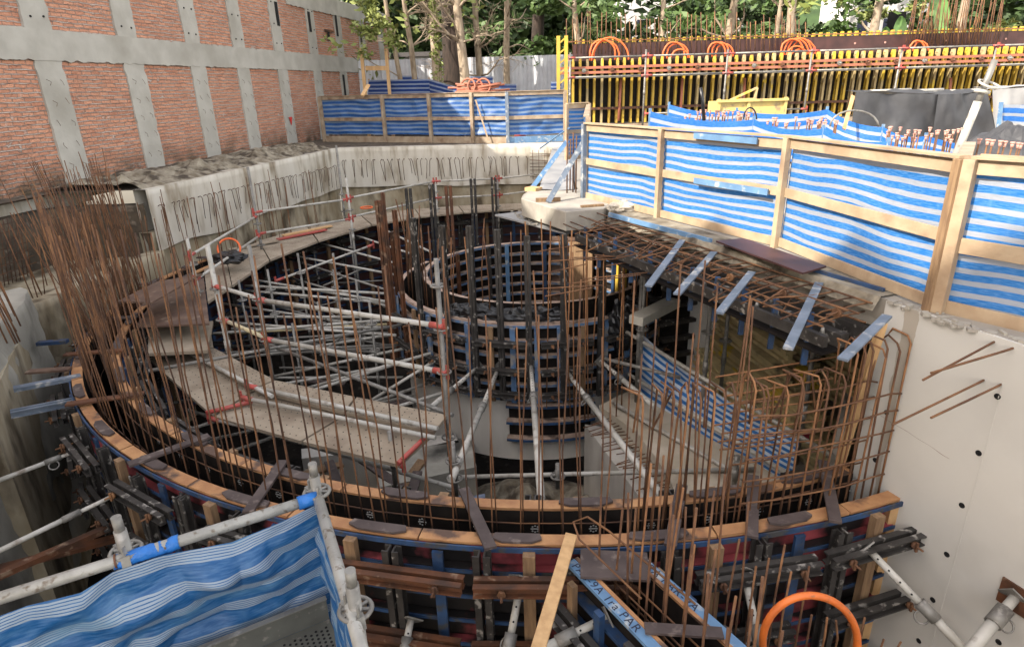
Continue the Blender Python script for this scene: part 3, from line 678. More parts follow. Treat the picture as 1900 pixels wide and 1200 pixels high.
# sheet fence
t = thing('sheet_fence', (at(930,31),31,0), 'white corrugated metal fence standing among the trees', 'fence')
x0, x1 = at(650,31), at(1100,31); mb = MB(); n = 120
for i in range(n+1):
    x = x0+(x1-x0)*i/n; o = .03*(1 if (i//2) % 2 else -1); mb.v += [V(x,31+o,-.3), V(x,31+o,PY(900,106,31).z)]
for i in range(n): mb.face((2*i, 2*i+2, 2*i+3, 2*i+1))
mb.build('sheeting', M['white_metal'], t)
mb = MB()
for i in range(60):
    x = x0+(x1-x0)*(i+.5)/60; mb.bar((x,30.6,0), (x,30.6,1.45), .03, .03, (0,1,0))
mb.bar((x0,30.6,1.4),(x1,30.6,1.4),.05,.05); mb.bar((x0,30.6,.25),(x1,30.6,.25),.05,.05)
tag(mb.build('railing', M['ink']), 'dark metal picket railing in front of the white sheet fence', 'railing')
# dense far wood
mb = MB(); rnd = random.Random(5)
for i in range(150):
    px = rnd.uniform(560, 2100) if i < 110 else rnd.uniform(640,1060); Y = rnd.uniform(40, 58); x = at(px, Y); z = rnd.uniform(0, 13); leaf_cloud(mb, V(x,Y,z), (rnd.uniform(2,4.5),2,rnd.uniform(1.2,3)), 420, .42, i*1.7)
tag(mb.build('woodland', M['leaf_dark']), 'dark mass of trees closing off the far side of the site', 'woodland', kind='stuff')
mb = MB()
for i in range(34):
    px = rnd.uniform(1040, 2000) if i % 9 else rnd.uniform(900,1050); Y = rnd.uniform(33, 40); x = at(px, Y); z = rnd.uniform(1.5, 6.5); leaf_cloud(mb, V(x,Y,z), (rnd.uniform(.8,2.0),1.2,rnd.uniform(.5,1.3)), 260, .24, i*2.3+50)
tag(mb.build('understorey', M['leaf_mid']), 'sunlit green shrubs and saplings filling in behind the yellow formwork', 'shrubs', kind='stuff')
mb = MB()
for i in range(26):
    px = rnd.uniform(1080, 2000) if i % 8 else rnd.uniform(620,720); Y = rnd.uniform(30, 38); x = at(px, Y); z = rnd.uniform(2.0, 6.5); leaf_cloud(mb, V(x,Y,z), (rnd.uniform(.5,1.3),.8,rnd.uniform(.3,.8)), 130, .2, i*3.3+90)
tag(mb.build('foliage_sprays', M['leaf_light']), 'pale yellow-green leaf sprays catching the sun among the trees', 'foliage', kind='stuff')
# hill behind
mb = MB()
for i in range(41):
    x = -120+i*7; h = 9+5*noise.noise(V(i*.2,0,0)); mb.v += [V(x,75,-1), V(x,95,h+10)]
for i in range(40): mb.face((2*i, 2*i+2, 2*i+3, 2*i+1))
tag(mb.build('hillside', M['leaf_dark']), kind='structure')
def house(pxa, pxb, Y, z0, z1, m, label, wins):
    xa, xb = at(pxa,Y), at(pxb,Y); t = thing('house', ((xa+xb)/2,Y+3,0), label, 'house')
    mb = MB(); mb.box(((xa+xb)/2,Y+3,(z0+z1)/2), xb-xa, 6, z1-z0); mb.build('wall', M[m], t)
    mb = MB(); mb.box(((xa+xb)/2,Y+3,z1+.12), xb-xa+.5, 6.5, .24); mb.build('roof', M['roof_dark'], t)
    for k in range(wins):
        x = xa+(xb-xa)*(k+.5)/wins; mb = MB(); mb.box((x,Y-.02,(z0+z1)/2+.4), .9, .05, 1.2); w_ = mb.build('window', M['ink'], t)
house(1150, 1370, 62, 0, 12, 'pale_house', 'pale house glimpsed through the trees behind the orange hoses', 3)
house(1560, 1700, 62, 0, 11, 'pale_house', 'pale house behind the broad-leaved plant at the top right', 3)
house(700, 830, 41, 0, 3.6, 'pale_house', 'white house wall glimpsed low between the trunks beside the brick facade', 2)
house(752, 812, 46, 3.6, 6.0, 'orange_house', 'orange house wall glimpsed between the left trees', 1)
# individual trunks (photo column, distance, radius, ...)
TL = [
 (742,27,.10,'leaf_light',-.12,'slim pale leaning trunk nearest the brick facade',False,260),
 (768,27.5,.12,'leaf_mid',-.02,'slim pale trunk second from the brick facade',True,0),
 (812,26.5,.20,'leaf_light',-.01,'trunk wrapped in yellow-green climbing leaves',False,500),
 (846,29.5,.55,'leaf_dark',.0,'thick dark brown tree trunk behind the mossy ones',False,900),
 (858,26,.19,'leaf_mid',.0,'greenish mossy trunk with bare pale twigs reaching right',True,0),
 (886,30,.16,'leaf_mid',.06,'reddish sinuous trunk forking against the white sheet fence',True,0),
 (940,30,.15,'leaf_mid',.04,'thin yellowish leaning trunk before the white sheet fence',False,300),
 (995,34,.35,'leaf_dark',.08,'dark leaning trunk above the end of the sheet fence',False,1400),
 (1070,27.5,.13,'leaf_mid',.01,'thin curved pale trunk above the left end of the yellow formwork',False,500),
 (1225,28,.13,'leaf_mid',.0,'pale straight trunk behind the second group of orange hoses',False,500),
 (1345,28,.20,'leaf_mid',.02,'pale trunk behind the third hose loop',False,500),
 (1430,28.5,.11,'leaf_light',.03,'forked light trunk between the tall pale trunks',False,350),
 (1455,28,.20,'leaf_mid',.01,'tall pale trunk right behind the red hose bundle',False,500),
 (1605,28,.2,'leaf_mid',.02,'whitish trunk beside the dark sheet behind the wall',False,500),
 (1760,28,.2,'leaf_mid',.03,'pale trunk behind the right-hand starter bars',False,500)]
for i, (px, Y, r0, lf, lean, lab, bare, n) in enumerate(TL):
    tree(at(px,Y), Y, 11 if r0 > .3 else 9, r0, lab, 'bark_dark' if lf == 'leaf_dark' else 'bark', lf, crowns=None if bare else (((0,7.5,2.2),(.8,9,1.8)) if n > 400 else ((.2,7.5 if px < 1000 else 5.5,1.0),)), limbs=11 if bare else (4 if px < 1000 else 7), lean=lean/3, size=.17, seed=i*3+1, n=max(n*(2 if px > 1000 else 1),1), bare=bare)
# climbing leaves on the wrapped trunk
mb = MB(); x = at(812,26.5)
for k in range(20): leaf_cloud(mb, V(x+.1*math.sin(k*2.2)+.05,26.3,.8+k*.28), (.22,.2,.25), 60, .09, k+.5)
tag(mb.build('climbing_plant', M['leaf_light']), 'yellow-green creeper climbing one of the trunks above the far fence', 'creeper')
mb = MB()
for k in range(9):
    x = at(705,25.5)+random.uniform(-.7,.7); leaf_cloud(mb, V(x,25.5,4.0+random.uniform(-.9,1.0)), (.5,.3,.35), 70, .11, k*1.3)
tag(mb.build('leafy_branches', M['leaf_light']), 'loose yellow-green leafy branches hanging past the end of the brick facade', 'branches')
# dark upright shrubs by the facade
tree(at(775,28.5),28.5,1.9,.07,'dark spiky shrub growing between the slim trunks by the facade','bark_dark','leaf_dark',crowns=((0,1.1,1.0),(.4,.8,.8)),limbs=6,size=.16,seed=77,n=900,name='shrub')
# broad banana-like leaves
t = thing('broad_leaved_plant', (at(1690,29),29,3), 'plant with big smooth light-green leaves beyond the formwork', 'plant')
for px, py0, py1, w_ in ((1745,75,-10,.34),(1668,75,30,.28),(1640,85,50,.25)):
    mb = MB(); a = PY(px,py0,29); b = PY(px+5,py1,29); n = 10
    for i in range(n+1):
        k = i/n; p = a.lerp(b,k); w2 = w_*math.sin(PI*min(1,k*.93+.06))**.6; mb.v += [p-V(w2,0,0), p+V(0,.12,0), p+V(w2,0,0)]
    for i in range(n):
        for j in (0,1): k = i*3+j; mb.face((k,k+1,k+4,k+3), None, True)
    mb.build('leaf', M['green_leaf_big'], t)
mb = MB(); a = PY(1640,80,29.5); b = PY(1682,22,29.5); mb.box(((a.x+b.x)/2,29.5,(a.z+b.z)/2), abs(b.x-a.x), .05, abs(a.z-b.z)); tag(mb.build('dark_sheet', M['black']), 'dark sheet hung behind the broad green leaves', 'sheet')
# ================================================================== RING FORMWORK
# ---- outer form
of = thing('outer_ring_formwork', pol(7.9,262,PF), 'big curved outer formwork with orange timber rim and red-backed panels, nearest ring to the viewer', 'formwork')
A0, A1 = 160, 290.3
MB().arc_box(7.76, 7.78, A0, A1, -4.3, RZ-.012).build('inner_ply_face', M['ply_black'], of)
MB().arc_box(7.785, 7.80, A0, A1, -4.3, RZ-.014).build('ply_back', M['ply_red_shaded'], of)
a = A0; k = 0
while a < A1:
    b = min(a+9, A1); MB().arc_box(7.76, 7.885, a+.05, b-.05, RZ-.01, RZ+.012+.004*(k % 2)).build('timber_rim', M['timber'], of); a = b; k += 1
MB().arc_box(7.902, 7.918, A0, A1, RZ-.05, RZ-.004).build('steel_edge', M['blue_steel'], of)
for j in range(1, 10): MB().arc_box(7.805, 7.895, A0, A1, RZ-.27*j-.035, RZ-.27*j).build('shelf_rib', M['blue_steel'], of)
for j in range(1, 10): MB().arc_box(7.81, 7.885, A0, A1, RZ-.27*j+.001, RZ-.27*j+.012).build('rib_timber', M['ply_red_shaded'], of)
a = 164.0; k = 0
while a < 289:
    kind = k % 4
    if kind in (0, 2):   # steel double channel, proud of the ribs
        p = pol(7.97, a, -4.1); q = pol(7.97, a, RZ-.02-.03*(k % 3)); r_ = pol(1, a, 0)-V(RC.x,RC.y,0)
        MB().channel(p, q, .13, .09, .045, r_).build('steel_upright', M['dark_steel'], of)
    elif kind == 1:
        MB().bar(pol(7.95, a, -4.1), pol(7.95, a, RZ-.03), .10, .07, pol(1,a,0)-V(RC.x,RC.y,0)).build('timber_upright', M['timber_post'], of)
    else:
        MB().bar(pol(7.925, a, -4.1), pol(7.925, a, RZ-.07), .09, .03, pol(1,a,0)-V(RC.x,RC.y,0)).build('steel_stud', M['blue_steel'], of)
    a += 2.75; k += 1
# end of the form against the cast wall
MB().bar(pol(7.84,290.0,-4.2), pol(7.84,290.0,RZ-.02), .09, .09, (0,1,0)).build('end_timber', M['plank'], of)
e = pol(7.82, 290.5, 0); MB().bar(pol(7.96,290.35,-4.2), pol(7.96,290.35,RZ+.005), .02, .20, pol(1,290.3,0)-V(RC.x,RC.y,0)).build('end_board', M['ply_brown'], of)
k = 0
walers = [(166,.7),(176,.7),(186,.7),(196,.9),(206,.8),(216,.9),(226.5,1.0),(237,1.0),(248,1.1),(257.6,1.25),(267.4,1.35),(279.0,1.05),(286.9,.98)]
for a, L in walers:
    for j, z in enumerate((-1.93, -2.62, -3.35)):
        c = pol(8.09, a+(0 if j == 0 else random.uniform(-1,1)), z); tn = V(-math.sin(math.radians(a)), math.cos(math.radians(a)), 0)
        m_ = 'rust_steel' if 255 < a < 270 else 'dark_steel'
        w_ = MB().channel(c-tn*L/2, c+tn*L/2, .13, .10, .05).build('waler', M[m_], of)
        for sg in (-.33,.33):
            r_ = (pol(1,a,0)-V(RC.x,RC.y,0)); q = c+tn*L*sg
            mb = MB(); mb.tube([q-r_*.1, q+r_*.16], .009, 6); mb.disc(q+r_*.08, .035, .025, r_, 6); mb.bar(q+r_*.1-V(0,0,.05), q+r_*.1+V(0,0,.04), .02, .02, (1,0,0)); mb.build('tie_rod', M['rust'], of)
rj = random.Random(3)
def joint_plate(R, a, wa, parent, z=RZ+.022, m='darkboard'):
    mb = MB(); a += rj.uniform(-.6,.6); wa *= rj.uniform(.8,1.15)
    inner = [(a-wa/2+wa*k, w2) for k, w2 in ((0,.0),(.04,.05),(.5,.052),(.96,.05),(1,0))]; outer = [(a-wa/2+wa*k, w2) for k, w2 in ((0,.015),(.2,.055),(.5,.057),(.8,.055),(1,.015))]
    top = [pol(R-w2, aa, z+.02) for aa, w2 in inner]+[pol(R+w2, aa, z+.02) for aa, w2 in reversed(outer)]
    m_ = len(top); mb.v = top+[p-V(0,0,.02) for p in top]; mb.face(range(m_)); mb.face(reversed(range(m_, 2*m_)))
    for i in range(m_): mb.face((i, m_+i, m_+(i+1)%m_, (i+1)%m_))
    return mb.build('joint_plate', M[m], parent)
for a in (170,179,188,197,207,217,227,236,246,256.2,264.8,273.2,282.2): joint_plate(7.83, a, 3.6, of)
# ---- inner form
inf = thing('inner_ring_formwork', pol(7.35,262,PF), 'inner curved formwork of the ring wall, black faced, with an orange timber rim', 'formwork')
MB().arc_box(7.40, 7.42, 45, 289.8, -4.3, RZ-.012).build('ply_face', M['ply_black'], inf)
MB().arc_box(7.37, 7.395, 45, 289.8, -4.3, RZ-.014).build('ply_back', M['ply_brown'], inf)
a = 45.0; k = 0
while a < 289.8:
    b = min(a+9.4, 289.8); MB().arc_box(7.30, 7.42, a+.05, b-.05, RZ-.01, RZ+.012+.004*(k % 2)).build('timber_rim', M['timber'], inf); a = b; k += 1
for j in range(1, 10): MB().arc_box(7.28, 7.365, 45, 289.8, RZ-.27*j-.03, RZ-.27*j).build('shelf_rib', M['blue_steel'], inf)
a = 48.0; k = 0
while a < 288:
    r_ = pol(1,a,0)-V(RC.x,RC.y,0)
    if k % 3 == 0: MB().channel(pol(7.2,a,-4.1), pol(7.2,a,RZ-.03), .13, .09, .045, r_).build('steel_upright', M['dark_steel'], inf)
    elif k % 3 == 1: MB().bar(pol(7.22,a,-4.1), pol(7.22,a,RZ-.03), .09, .07, r_).build('timber_upright', M['timber_post'], inf)
    else: MB().bar(pol(7.26,a,-4.1), pol(7.26,a,RZ-.03), .09, .03, r_).build('steel_stud', M['blue_steel'], inf)
    a += 3.3; k += 1
for a in range(50, 290, 12):
    for z in (-2.0,-2.8):
        tn = V(-math.sin(math.radians(a)), math.cos(math.radians(a)), 0); c = pol(7.06,a,z); MB().channel(c-tn*.6, c+tn*.6, .12, .1, .05).build('waler', M['dark_steel'], inf)
for a in (176,186,196,206,216,226,236,246.5,256.5,269.5,279,286): joint_plate(7.35, a, 4.0, inf)
# white stencilled gear marks on the black face
for a in list(range(226, 292, 4)):
    r_ = pol(1,a,0)-V(RC.x,RC.y,0); tn = V(-r_.y, r_.x, 0); c = pol(7.424, a, RZ-.2); mb = MB()
    for i in range(8):
        t1 = 2*PI*i/8; d = tn*math.cos(t1)+V(0,0,math.sin(t1)); g = tn*-math.sin(t1)+V(0,0,math.cos(t1))
        mb.quad(c+d*.026-g*.009, c+d*.040-g*.006, c+d*.040+g*.006, c+d*.026+g*.009)
    mb.quad(c-tn*.03+V(0,0,.008), c+tn*.03+V(0,0,.008), c+tn*.03-V(0,0,.006), c-tn*.03-V(0,0,.006)); mb.build('gear_mark', M['chalk'], inf)
# spacers lying across both rims
sp = [(166,0,'darkboard'),(181,1,'darkboard'),(196,2,'darkboard'),(208,3,'rust_steel'),(222,4,'rust_steel'),(236,2,'darkboard'),(246.6,-3,'darkboard'),(262.2,-4,'darkboard'),(275.2,4,'darkboard'),(280.4,5,'darkboard'),(286.2,6,'darkboard')]
wh = ['hidden behind the dense rebar','beside the leftmost rebar cluster','at the far left bend','left of the corner of the blue tarp','just above the tarp rail','above the tarp corner post','right of the tarp corner post','at the centre front of the ring','just right of the straight wing wall','left of the rebar cage hooks','under the rebar cage near the cast wall']
for (a, sk, m_), wtxt in zip(sp, wh):
    o = MB().bar(pol(7.24, a+sk*.35, RZ+.062), pol(8.0, a-sk*.35, RZ+.062), .10, .03).build('spacer_board', M[m_], bevel=.003)
    tag(o, 'dark spacer board across the two ring rims, '+wtxt, 'spacer', 'spacers across the ring forms')

# ---- straight wing formwork toward the lower right
WA, WB = P(1072,1035,RZ), P(1262,1225,RZ); wdn = (WB-WA).normalized(); WE = WA+wdn*1.9
VA, VB = P(1172,1040,RZ), P(1375,1225,RZ); vdn = (VB-VA).normalized(); VE = VA+vdn*1.9
def wing(A_, E_, sg, label, txt):
    d = (E_-A_).normalized(); n_ = V(d.y,-d.x,0)*sg      # n_ points away from the wall being cast
    t = thing('wing_formwork', A_+V(0,0,-3), label, 'formwork')
    mb = MB(); mb.frame_box(A_+V(0,0,-2.6), d*(E_-A_).length, n_*.02, V(0,0,2.59)); mb.build('ply_face', M['ply_black'], t)
    mb = MB(); mb.frame_box(A_+n_*.0-V(0,0,.008), d*(E_-A_).length, n_*.03, V(0,0,.024)); mb.build('timber_rim', M['timber'], t)
    mb = MB(); mb.frame_box(A_+n_*.031-V(0,0,.02), d*(E_-A_).length, n_*.08, V(0,0,.03)); mb.build('steel_flange', M['blue_light'], t)
    for k in range(1, 9):
        mb = MB(); mb.frame_box(A_+n_*.025-V(0,0,.27*k), d*(E_-A_).length, n_*.08, V(0,0,.03)); mb.build('shelf_rib', M['blue_steel'], t)
    for k in range(6):
        p = A_+d*(.15+.33*k)+n_*.16; m_ = ('timber_post','blue_steel','dark_steel')[k % 3]
        MB().bar(p+V(0,0,-2.6), p+V(0,0,-.06), .07, .05, n_).build('upright', M[m_], t)
    for z in (-.35,-1.0):
        MB().channel(A_+n_*.27+V(0,0,z), E_+n_*.27+V(0,0,z), .13, .1, .05).build('waler', M['dark_steel'], t)
    cu = bpy.data.curves.new('lettering', 'FONT'); cu.body = txt; cu.size = .095; cu.extrude = .0005; cu.space_character = 1.15
    ob = bpy.data.objects.new('lettering', cu); me = bpy.data.meshes.new_from_object(ob)
    o2 = bpy.data.objects.new('lettering', me); C.objects.link(o2); me.materials.append(M['ink']); bpy.data.objects.remove(ob)
    up = n_*-1 if n_.dot(V(1,1,0)) < 0 else n_
    side = V(0,0,1).cross(d)
    mtx = Matrix((d, side, V(0,0,1))).transposed().to_4x4()
    mtx.translation = A_+n_*.068+side*(-.033)+d*.05+V(0,0,.0115)
    o2.parent = t; o2.matrix_local = Matrix.Translation(-Vector(t['_o']))@mtx
    return t
wing(WA, WE, 1 if V(wdn.y,-wdn.x,0).dot(V(-1,-1,0)) > 0 else -1, 'straight light-blue topped formwork lettered PAR-9A running to the bottom edge, left panel', 'PAR-9A 1ra PAR')
wing(VA, VE, 1 if V(vdn.y,-vdn.x,0).dot(V(1,1,0)) > 0 else -1, 'straight light-blue topped formwork running to the bottom edge, right panel of the pair', 'TRA PAR-9A')
for k, (s_, lab) in enumerate(((.12,'dark plywood spacer at the joint of the wing forms and the ring'),(.85,'grey spacer board bridging the two straight wing forms'))):
    p, q = WA+wdn*s_, VA+vdn*s_; o = MB().bar(p+V(0,0,.035)-(q-p)*.12, q+V(0,0,.035)+(q-p)*.12, .30 if k == 0 else .09, .02).build('spacer_board', M['darkboard']); tag(o, lab, 'spacer')

# ================================================================== DRUM
DC = V(.5, 11.8, 0)
def dp(R, a, z): return pol(R, a, z, DC)
dr = thing('drum_formwork', dp(2.68,270,-3), 'round blue-ribbed outer formwork of the central drum, with tall black uprights', 'formwork')
MB().arc_box(2.58, 2.60, 150, 385, -3.0, RZ-.01, DC, 4).build('ply_face', M['ply_black'], dr)
for j in range(0, 6):
    z = RZ-.255*j; MB().arc_box(2.605, 2.70, 150, 385, z-.04, z, DC, 4).build('shelf_rib', M['blue_mid'], dr)
    MB().arc_box(2.605, 2.685, 150, 385, z+.001, z+.014, DC, 4).build('rib_timber', M['rib_cream'], dr)
MB().arc_box(2.58, 2.665, 150, 385, RZ+.016, RZ+.03, DC, 4).build('timber_rim', M['rib_cream'], dr)
for i, a in enumerate([166,176,187,198,208,217,226,235,243.5,252,259.5,267.5,275,283,291,300,309,318,328,340]):
    r_ = dp(1,a,0)-V(DC.x,DC.y,0); m_ = ('blue_steel','timber_post','blue_steel','blue_light')[i % 4]
    MB().bar(dp(2.73,a,-3.02), dp(2.73,a,RZ-.03), .085, .04, r_).build('upright', M[m_ if m_ == 'timber_post' else 'blue_mid'], dr)
for i, (a, zt_, m_) in enumerate([(198,.15,'rust_steel'),(212,-.05,'rust_steel'),(224,-.1,'dark_steel'),(237,-.15,'dark_steel'),(247,-.12,'dark_steel'),(256,-.16,'dark_steel'),(265,-.25,'dark_steel'),(276,-.25,'dark_steel'),(288.5,-.2,'dark_steel')]):
    r_ = dp(1,a,0)-V(DC.x,DC.y,0); MB().channel(dp(2.80,a,-2.95), dp(2.80,a,zt_), .08, .06, .022, r_).build('tall_upright', M[m_], dr)
for a in (214,236,256,277,298,320):
    for z in (-1.95,-2.42,-2.82):
        tn = V(-math.sin(math.radians(a)), math.cos(math.radians(a)), 0); c = dp(2.86,a,z); L = .82
        MB().channel(c-tn*L/2, c+tn*L/2, .10, .08, .04).build('waler', M['dark_steel'], dr)
        r_ = dp(1,a,0)-V(DC.x,DC.y,0)
        for sg in (-.3,.3): q = c+tn*sg*L; MB().tube([q, q+r_*.14], .012, 6).disc(q+r_*.06, .03, .02, r_, 6).build('tie_rod', M['rust'], dr)
# lower small form under the drum front
lf = thing('lower_drum_formwork', dp(2.7,272,-3.8), 'small dark ribbed form hanging below the drum front above the white wall', 'formwork')
MB().arc_box(2.62, 2.64, 257, 287, -3.75, -3.02, DC, 3).build('ply_face', M['ply_black'], lf)
for z in (-3.08,-3.38,-3.70): MB().arc_box(2.645, 2.76, 256.5, 287.5, z-.04, z, DC, 3).build('shelf_rib', M['blue_steel'], lf); MB().arc_box(2.645, 2.75, 256.5, 287.5, z+.001, z+.03, DC, 3).build('rib_timber', M['rib_cream'], lf)
# core (inner) form with ribs toward the middle
cf = thing('drum_core_formwork', dp(2.2,90,-3.4), 'ribbed core formwork inside the central drum, blue and cream shelves on black', 'formwork')
MB().arc_box(2.20, 2.22, -100, 260, -3.4, -1.50, DC, 4).build('ply_face', M['ply_black'], cf)
for j in range(8):
    z = -1.52-.235*j; MB().arc_box(2.10, 2.195, -100, 260, z-.045, z, DC, 4).build('shelf_rib', M['blue_mid'], cf)
    MB().arc_box(2.10, 2.19, -100, 260, z+.001, z+.012, DC, 4).build('rib_timber', M['rib_cream'], cf)
for i, a in enumerate(range(10, 190, 12)):
    r_ = dp(1,a,0)-V(DC.x,DC.y,0); m_ = ('blue_light','dark_steel','blue_steel','rust_steel')[i % 4]
    MB().bar(dp(2.06,a,-3.4), dp(2.06,a,-1.52), .08, .05, r_).build('upright', M[m_], cf)
MB().arc_box(2.185, 2.215, 55, 78, -3.4, -1.40, DC, 3).build('opening_board', M['board'], cf)
tag(MB().arc_box(2.02, 2.08, 50, 66, -3.4, -1.45, DC, 3).build('plywood_sheet', M['timber_post']), 'reddish plywood sheet standing inside the central drum at the back', 'plywood')
for a in (22, 29):
    tag(MB().bar(dp(2.02,a,-3.3), dp(2.02,a,-1.35), .09, .05, dp(1,a,0)-V(DC.x,DC.y,0)).build('yellow_stud', M['yellow']), 'bright yellow timber stud in the right side of the drum, '+('right one' if a == 22 else 'left one'), 'stud')
# concrete below the drum
mb = MB(); mb.arc_box(2.30, 2.60, 175, 330, -4.18, -2.98, DC, 4)
tag(mb.build('drum_wall', M['drum_concrete']), 'pale cast concrete drum wall exposed below the central formwork', 'wall')
# back rubble and bags on the drum rim
for i, (a, s_, rz_) in enumerate(((236,.30,.16),(244,.38,.2),(252,.34,.15),(261,.42,.2),(268,.34,.22),(274,.36,.16))):
    o = crumple('plastic_bundle', dp(2.45, a, RZ+.03), s_, .14, rz_, M['black_plastic'], i*3.3); tag(o, 'crumpled black plastic bunched on the drum rim, '+('leftmost piece','second piece from left','third piece from left','piece behind the middle upright','shiny piece right of centre','rightmost small piece')[i], 'plastic', 'black plastic on the drum rim')
o = crumple('plastic_bag', dp(2.72, 297, RZ-.18), .24, .22, .42, M['black_plastic'], 44); tag(o, 'large black plastic bag hanging over the right side of the drum rim', 'plastic bag')
o = crumple('plastic_bag', dp(2.5, 312, RZ+.05), .4, .2, .16, M['black_plastic'], 51); tag(o, 'low heap of black plastic behind the large hanging bag', 'plastic bag')

# ================================================================== RAMP AND LOWER LEVELS
RP = -2.95
def xy(p): return (p.x, p.y)
rp = [xy(P(1112,752,RP)), xy(P(1180,800,RP)), xy(P(1240,880,RP)), (1.9,5.0), (3.05,5.15), (5.5,7.2), (7.2,11), (6,14.5), (3.35,14.5), (3.3,11.5), (2.6,9.9)]
tag(prism(rp, RP-.3, RP, 'ramp_slab', M['ramp']), kind='structure')
tag(prism([xy(P(1085,782,-3.3)), xy(P(1150,790,-3.3)), xy(P(1290,960,-3.3)), xy(P(1240,985,-3.3))], -4.8, -3.35, 'stub_wall', M['drum_concrete']), 'light concrete stub wall left of the ramp edge', 'wall')
# dark rubble in the deepest part and low walls
tag(heap('rubble_heap', (.4,8.6,PF), 2.0, 1.5, .75, M['rubble'], 3.1), 'dark heap of broken rubble on the pit floor below the drum wall', 'rubble')
mb = MB(); mb.frame_box(P(560,850,-3.9), V(2.6,.35,0), V(-.1,.3,0), V(0,0,-1)); tag(mb.build('low_wall', M['drum_concrete']), 'low grey concrete wall beneath the gangway', 'wall')
mb = MB(); mb.frame_box(P(700,905,-3.9)+V(0,0,-.7), V(1.5,.5,0), V(-.15,.9,0), V(0,0,.7)); tag(mb.build('plinth', M['pit_grey']), 'grey concrete plinth low down behind the front ring rim', 'plinth')
o = sheet('blue_tarp_heap', P(740,940,-3.4), P(900,915,-3.4), P(760,985,-3.6), P(900,960,-3.6), M['tarp_dark'], amp=.12, seed=12, su=3); tag(o, 'dark blue striped tarp crumpled low behind the front ring rim', 'tarp')

for i in range(16):
    p = V(random.uniform(-4,-1.5), random.uniform(7,12), -4.1+random.uniform(0,.3)); a = random.uniform(0,PI)
    o = MB().bar(p, p+V(math.cos(a),math.sin(a),random.uniform(-.1,.2))*random.uniform(.5,1.3), .15, .04).build('scrap_board', M[random.choice(('timber_post','darkboard','deckboard'))]); tag(o, 'loose scrap board in the dark below the scaffold tubes', 'board', 'scrap boards under the scaffold')
# stacked timber beams under the deck
st = [(1290,600),(1560,800)]
A_ = P(1275,600,-2.2); B_ = P(1530,800,-2.2)
bd = V(B_.x-A_.x, B_.y-A_.y, 0).normalized(); bn = V(bd.y,-bd.x,0)
if bn.x < 0: bn = -bn
k = 0
for row in range(5):
    for col in range(4):
        z = RP+.14+row*.245; L = random.uniform(2.3,3.6); s0 = random.uniform(-.45,.35); o_ = A_+bn*(col*.27+row*.09+random.uniform(-.07,.07))+bd*s0; o_.z = z
        q = o_+bd*L+bn*random.uniform(-.12,.12); mb = MB(); up = V(0,0,1)
        mb.bar(o_+V(0,0,.07), q+V(0,0,.07), .16, .05); mb.bar(o_-V(0,0,.07), q-V(0,0,.07), .16, .05); mb.bar(o_, q, .06, .092)
        tag(mb.build('timber_beam', M['timber_stack'] if random.random() < .75 else M['yellow_pale'], bevel=0), 'old yellow timber I-beam in the stack under the deck', 'beam', 'timber beams stacked under the deck'); k += 1
# white column, small ribbed form and black shelves under the deck
mb = MB(); mb.tube([V(3.3,10.4,PF), V(3.3,10.4,-.3)], .55, 24); tag(mb.build('round_column', M['drum_concrete']), 'pale rounded concrete column in the shadow under the deck', 'column')
t = thing('column_form', (2.75,9.9,-2.9), 'black ribbed form strapped beside the rounded column under the deck', 'formwork')
MB().box((2.75,9.9,-2.0), .5, .1, 1.7, .3).build('ply_face', M['ply_black'], t)
for z in (-1.35,-1.65,-1.95,-2.25,-2.55): MB().box((2.77,9.8,z), .62, .14, .06, .3).build('shelf_rib', M['dark_steel'], t)
tag(MB().bar(P(1180,595,-1.3), P(1250,560,-1.3), .22, .12).build('rough_beam', M['pit_grey']), 'rough grey beam reaching from the drum to the rounded column', 'beam')
# pink sheet and small clutter on the ramp
o = MB().box(P(1492,815,RP+.15), .16, .02, .3, .4).build('pink_board', M['pink']); tag(o, 'small bright pink board propped on the ramp under the deck', 'board')
mb = MB(); mb.bar(P(1455,785,RP+.06), P(1480,815,RP+.06), .25, .05); tag(mb.build('black_tray', M['black_plastic']), 'black tray lying on the floor under the deck', 'tray')
mb = MB(); mb.frame_box(P(1530,905,RP), V(.6,1.0,0), V(.12,-.07,0), V(0,0,.85)); tag(mb.build('upright_slab', M['drum_concrete']), 'light grey panel standing on edge at the end of the ramp by the cast wall', 'panel')
mb = MB(); mb.bar(P(1640,600,-.15)+V(0,.02,0), V(3.12,5.15,-1.7), .06, .06, (0,1,0)); tag(mb.build('edge_timber', M['plank']), 'upright timber strip against the corner of the cast wall', 'timber')
mb = MB(); mb.bar(V(3.02,5.25,-2.9), V(3.02,5.25,-1.9), .06, .06, (0,1,0)); tag(mb.build('edge_timber', M['plank']), 'short timber post below the rebar mesh near the inner rim end', 'timber')

# ================================================================== PIT TARP RAILING
b0 = P(1182,732,RP); b1 = P(1470,903,RP); h0 = ztop(b0, 616); h1 = ztop(b1, 815)
t0 = V(b0.x,b0.y,h0); t1 = V(b1.x,b1.y,h1); mid = (t0+t1)/2
o = sheet('striped_tarp', t0, t1, b0+V(0,0,.05), b1+V(0,0,.0), M['tarp_pit'], amp=.035, seed=21, sag=.13, nu=60, su=1.1); tag(o, 'blue and white striped tarp sagging along the ramp rail under the deck', 'tarp')
ledger(t0+V(-.35,.3,.02), t1+V(.35,-.35,-.1), 'pale tube carrying the top of the striped tarp beside the ramp')
ledger((t0+b0)/2+V(-.1,.0,-.15)+V(-.06,-.05,0), (t1+b1)/2+V(-.05,-.05,-.15), 'pale tube crossing in front of the middle of the ramp tarp')
ledger(P(1135,745,RP+.1), P(1445,925,RP+.02), 'pale tube lying along the foot of the ramp tarp')
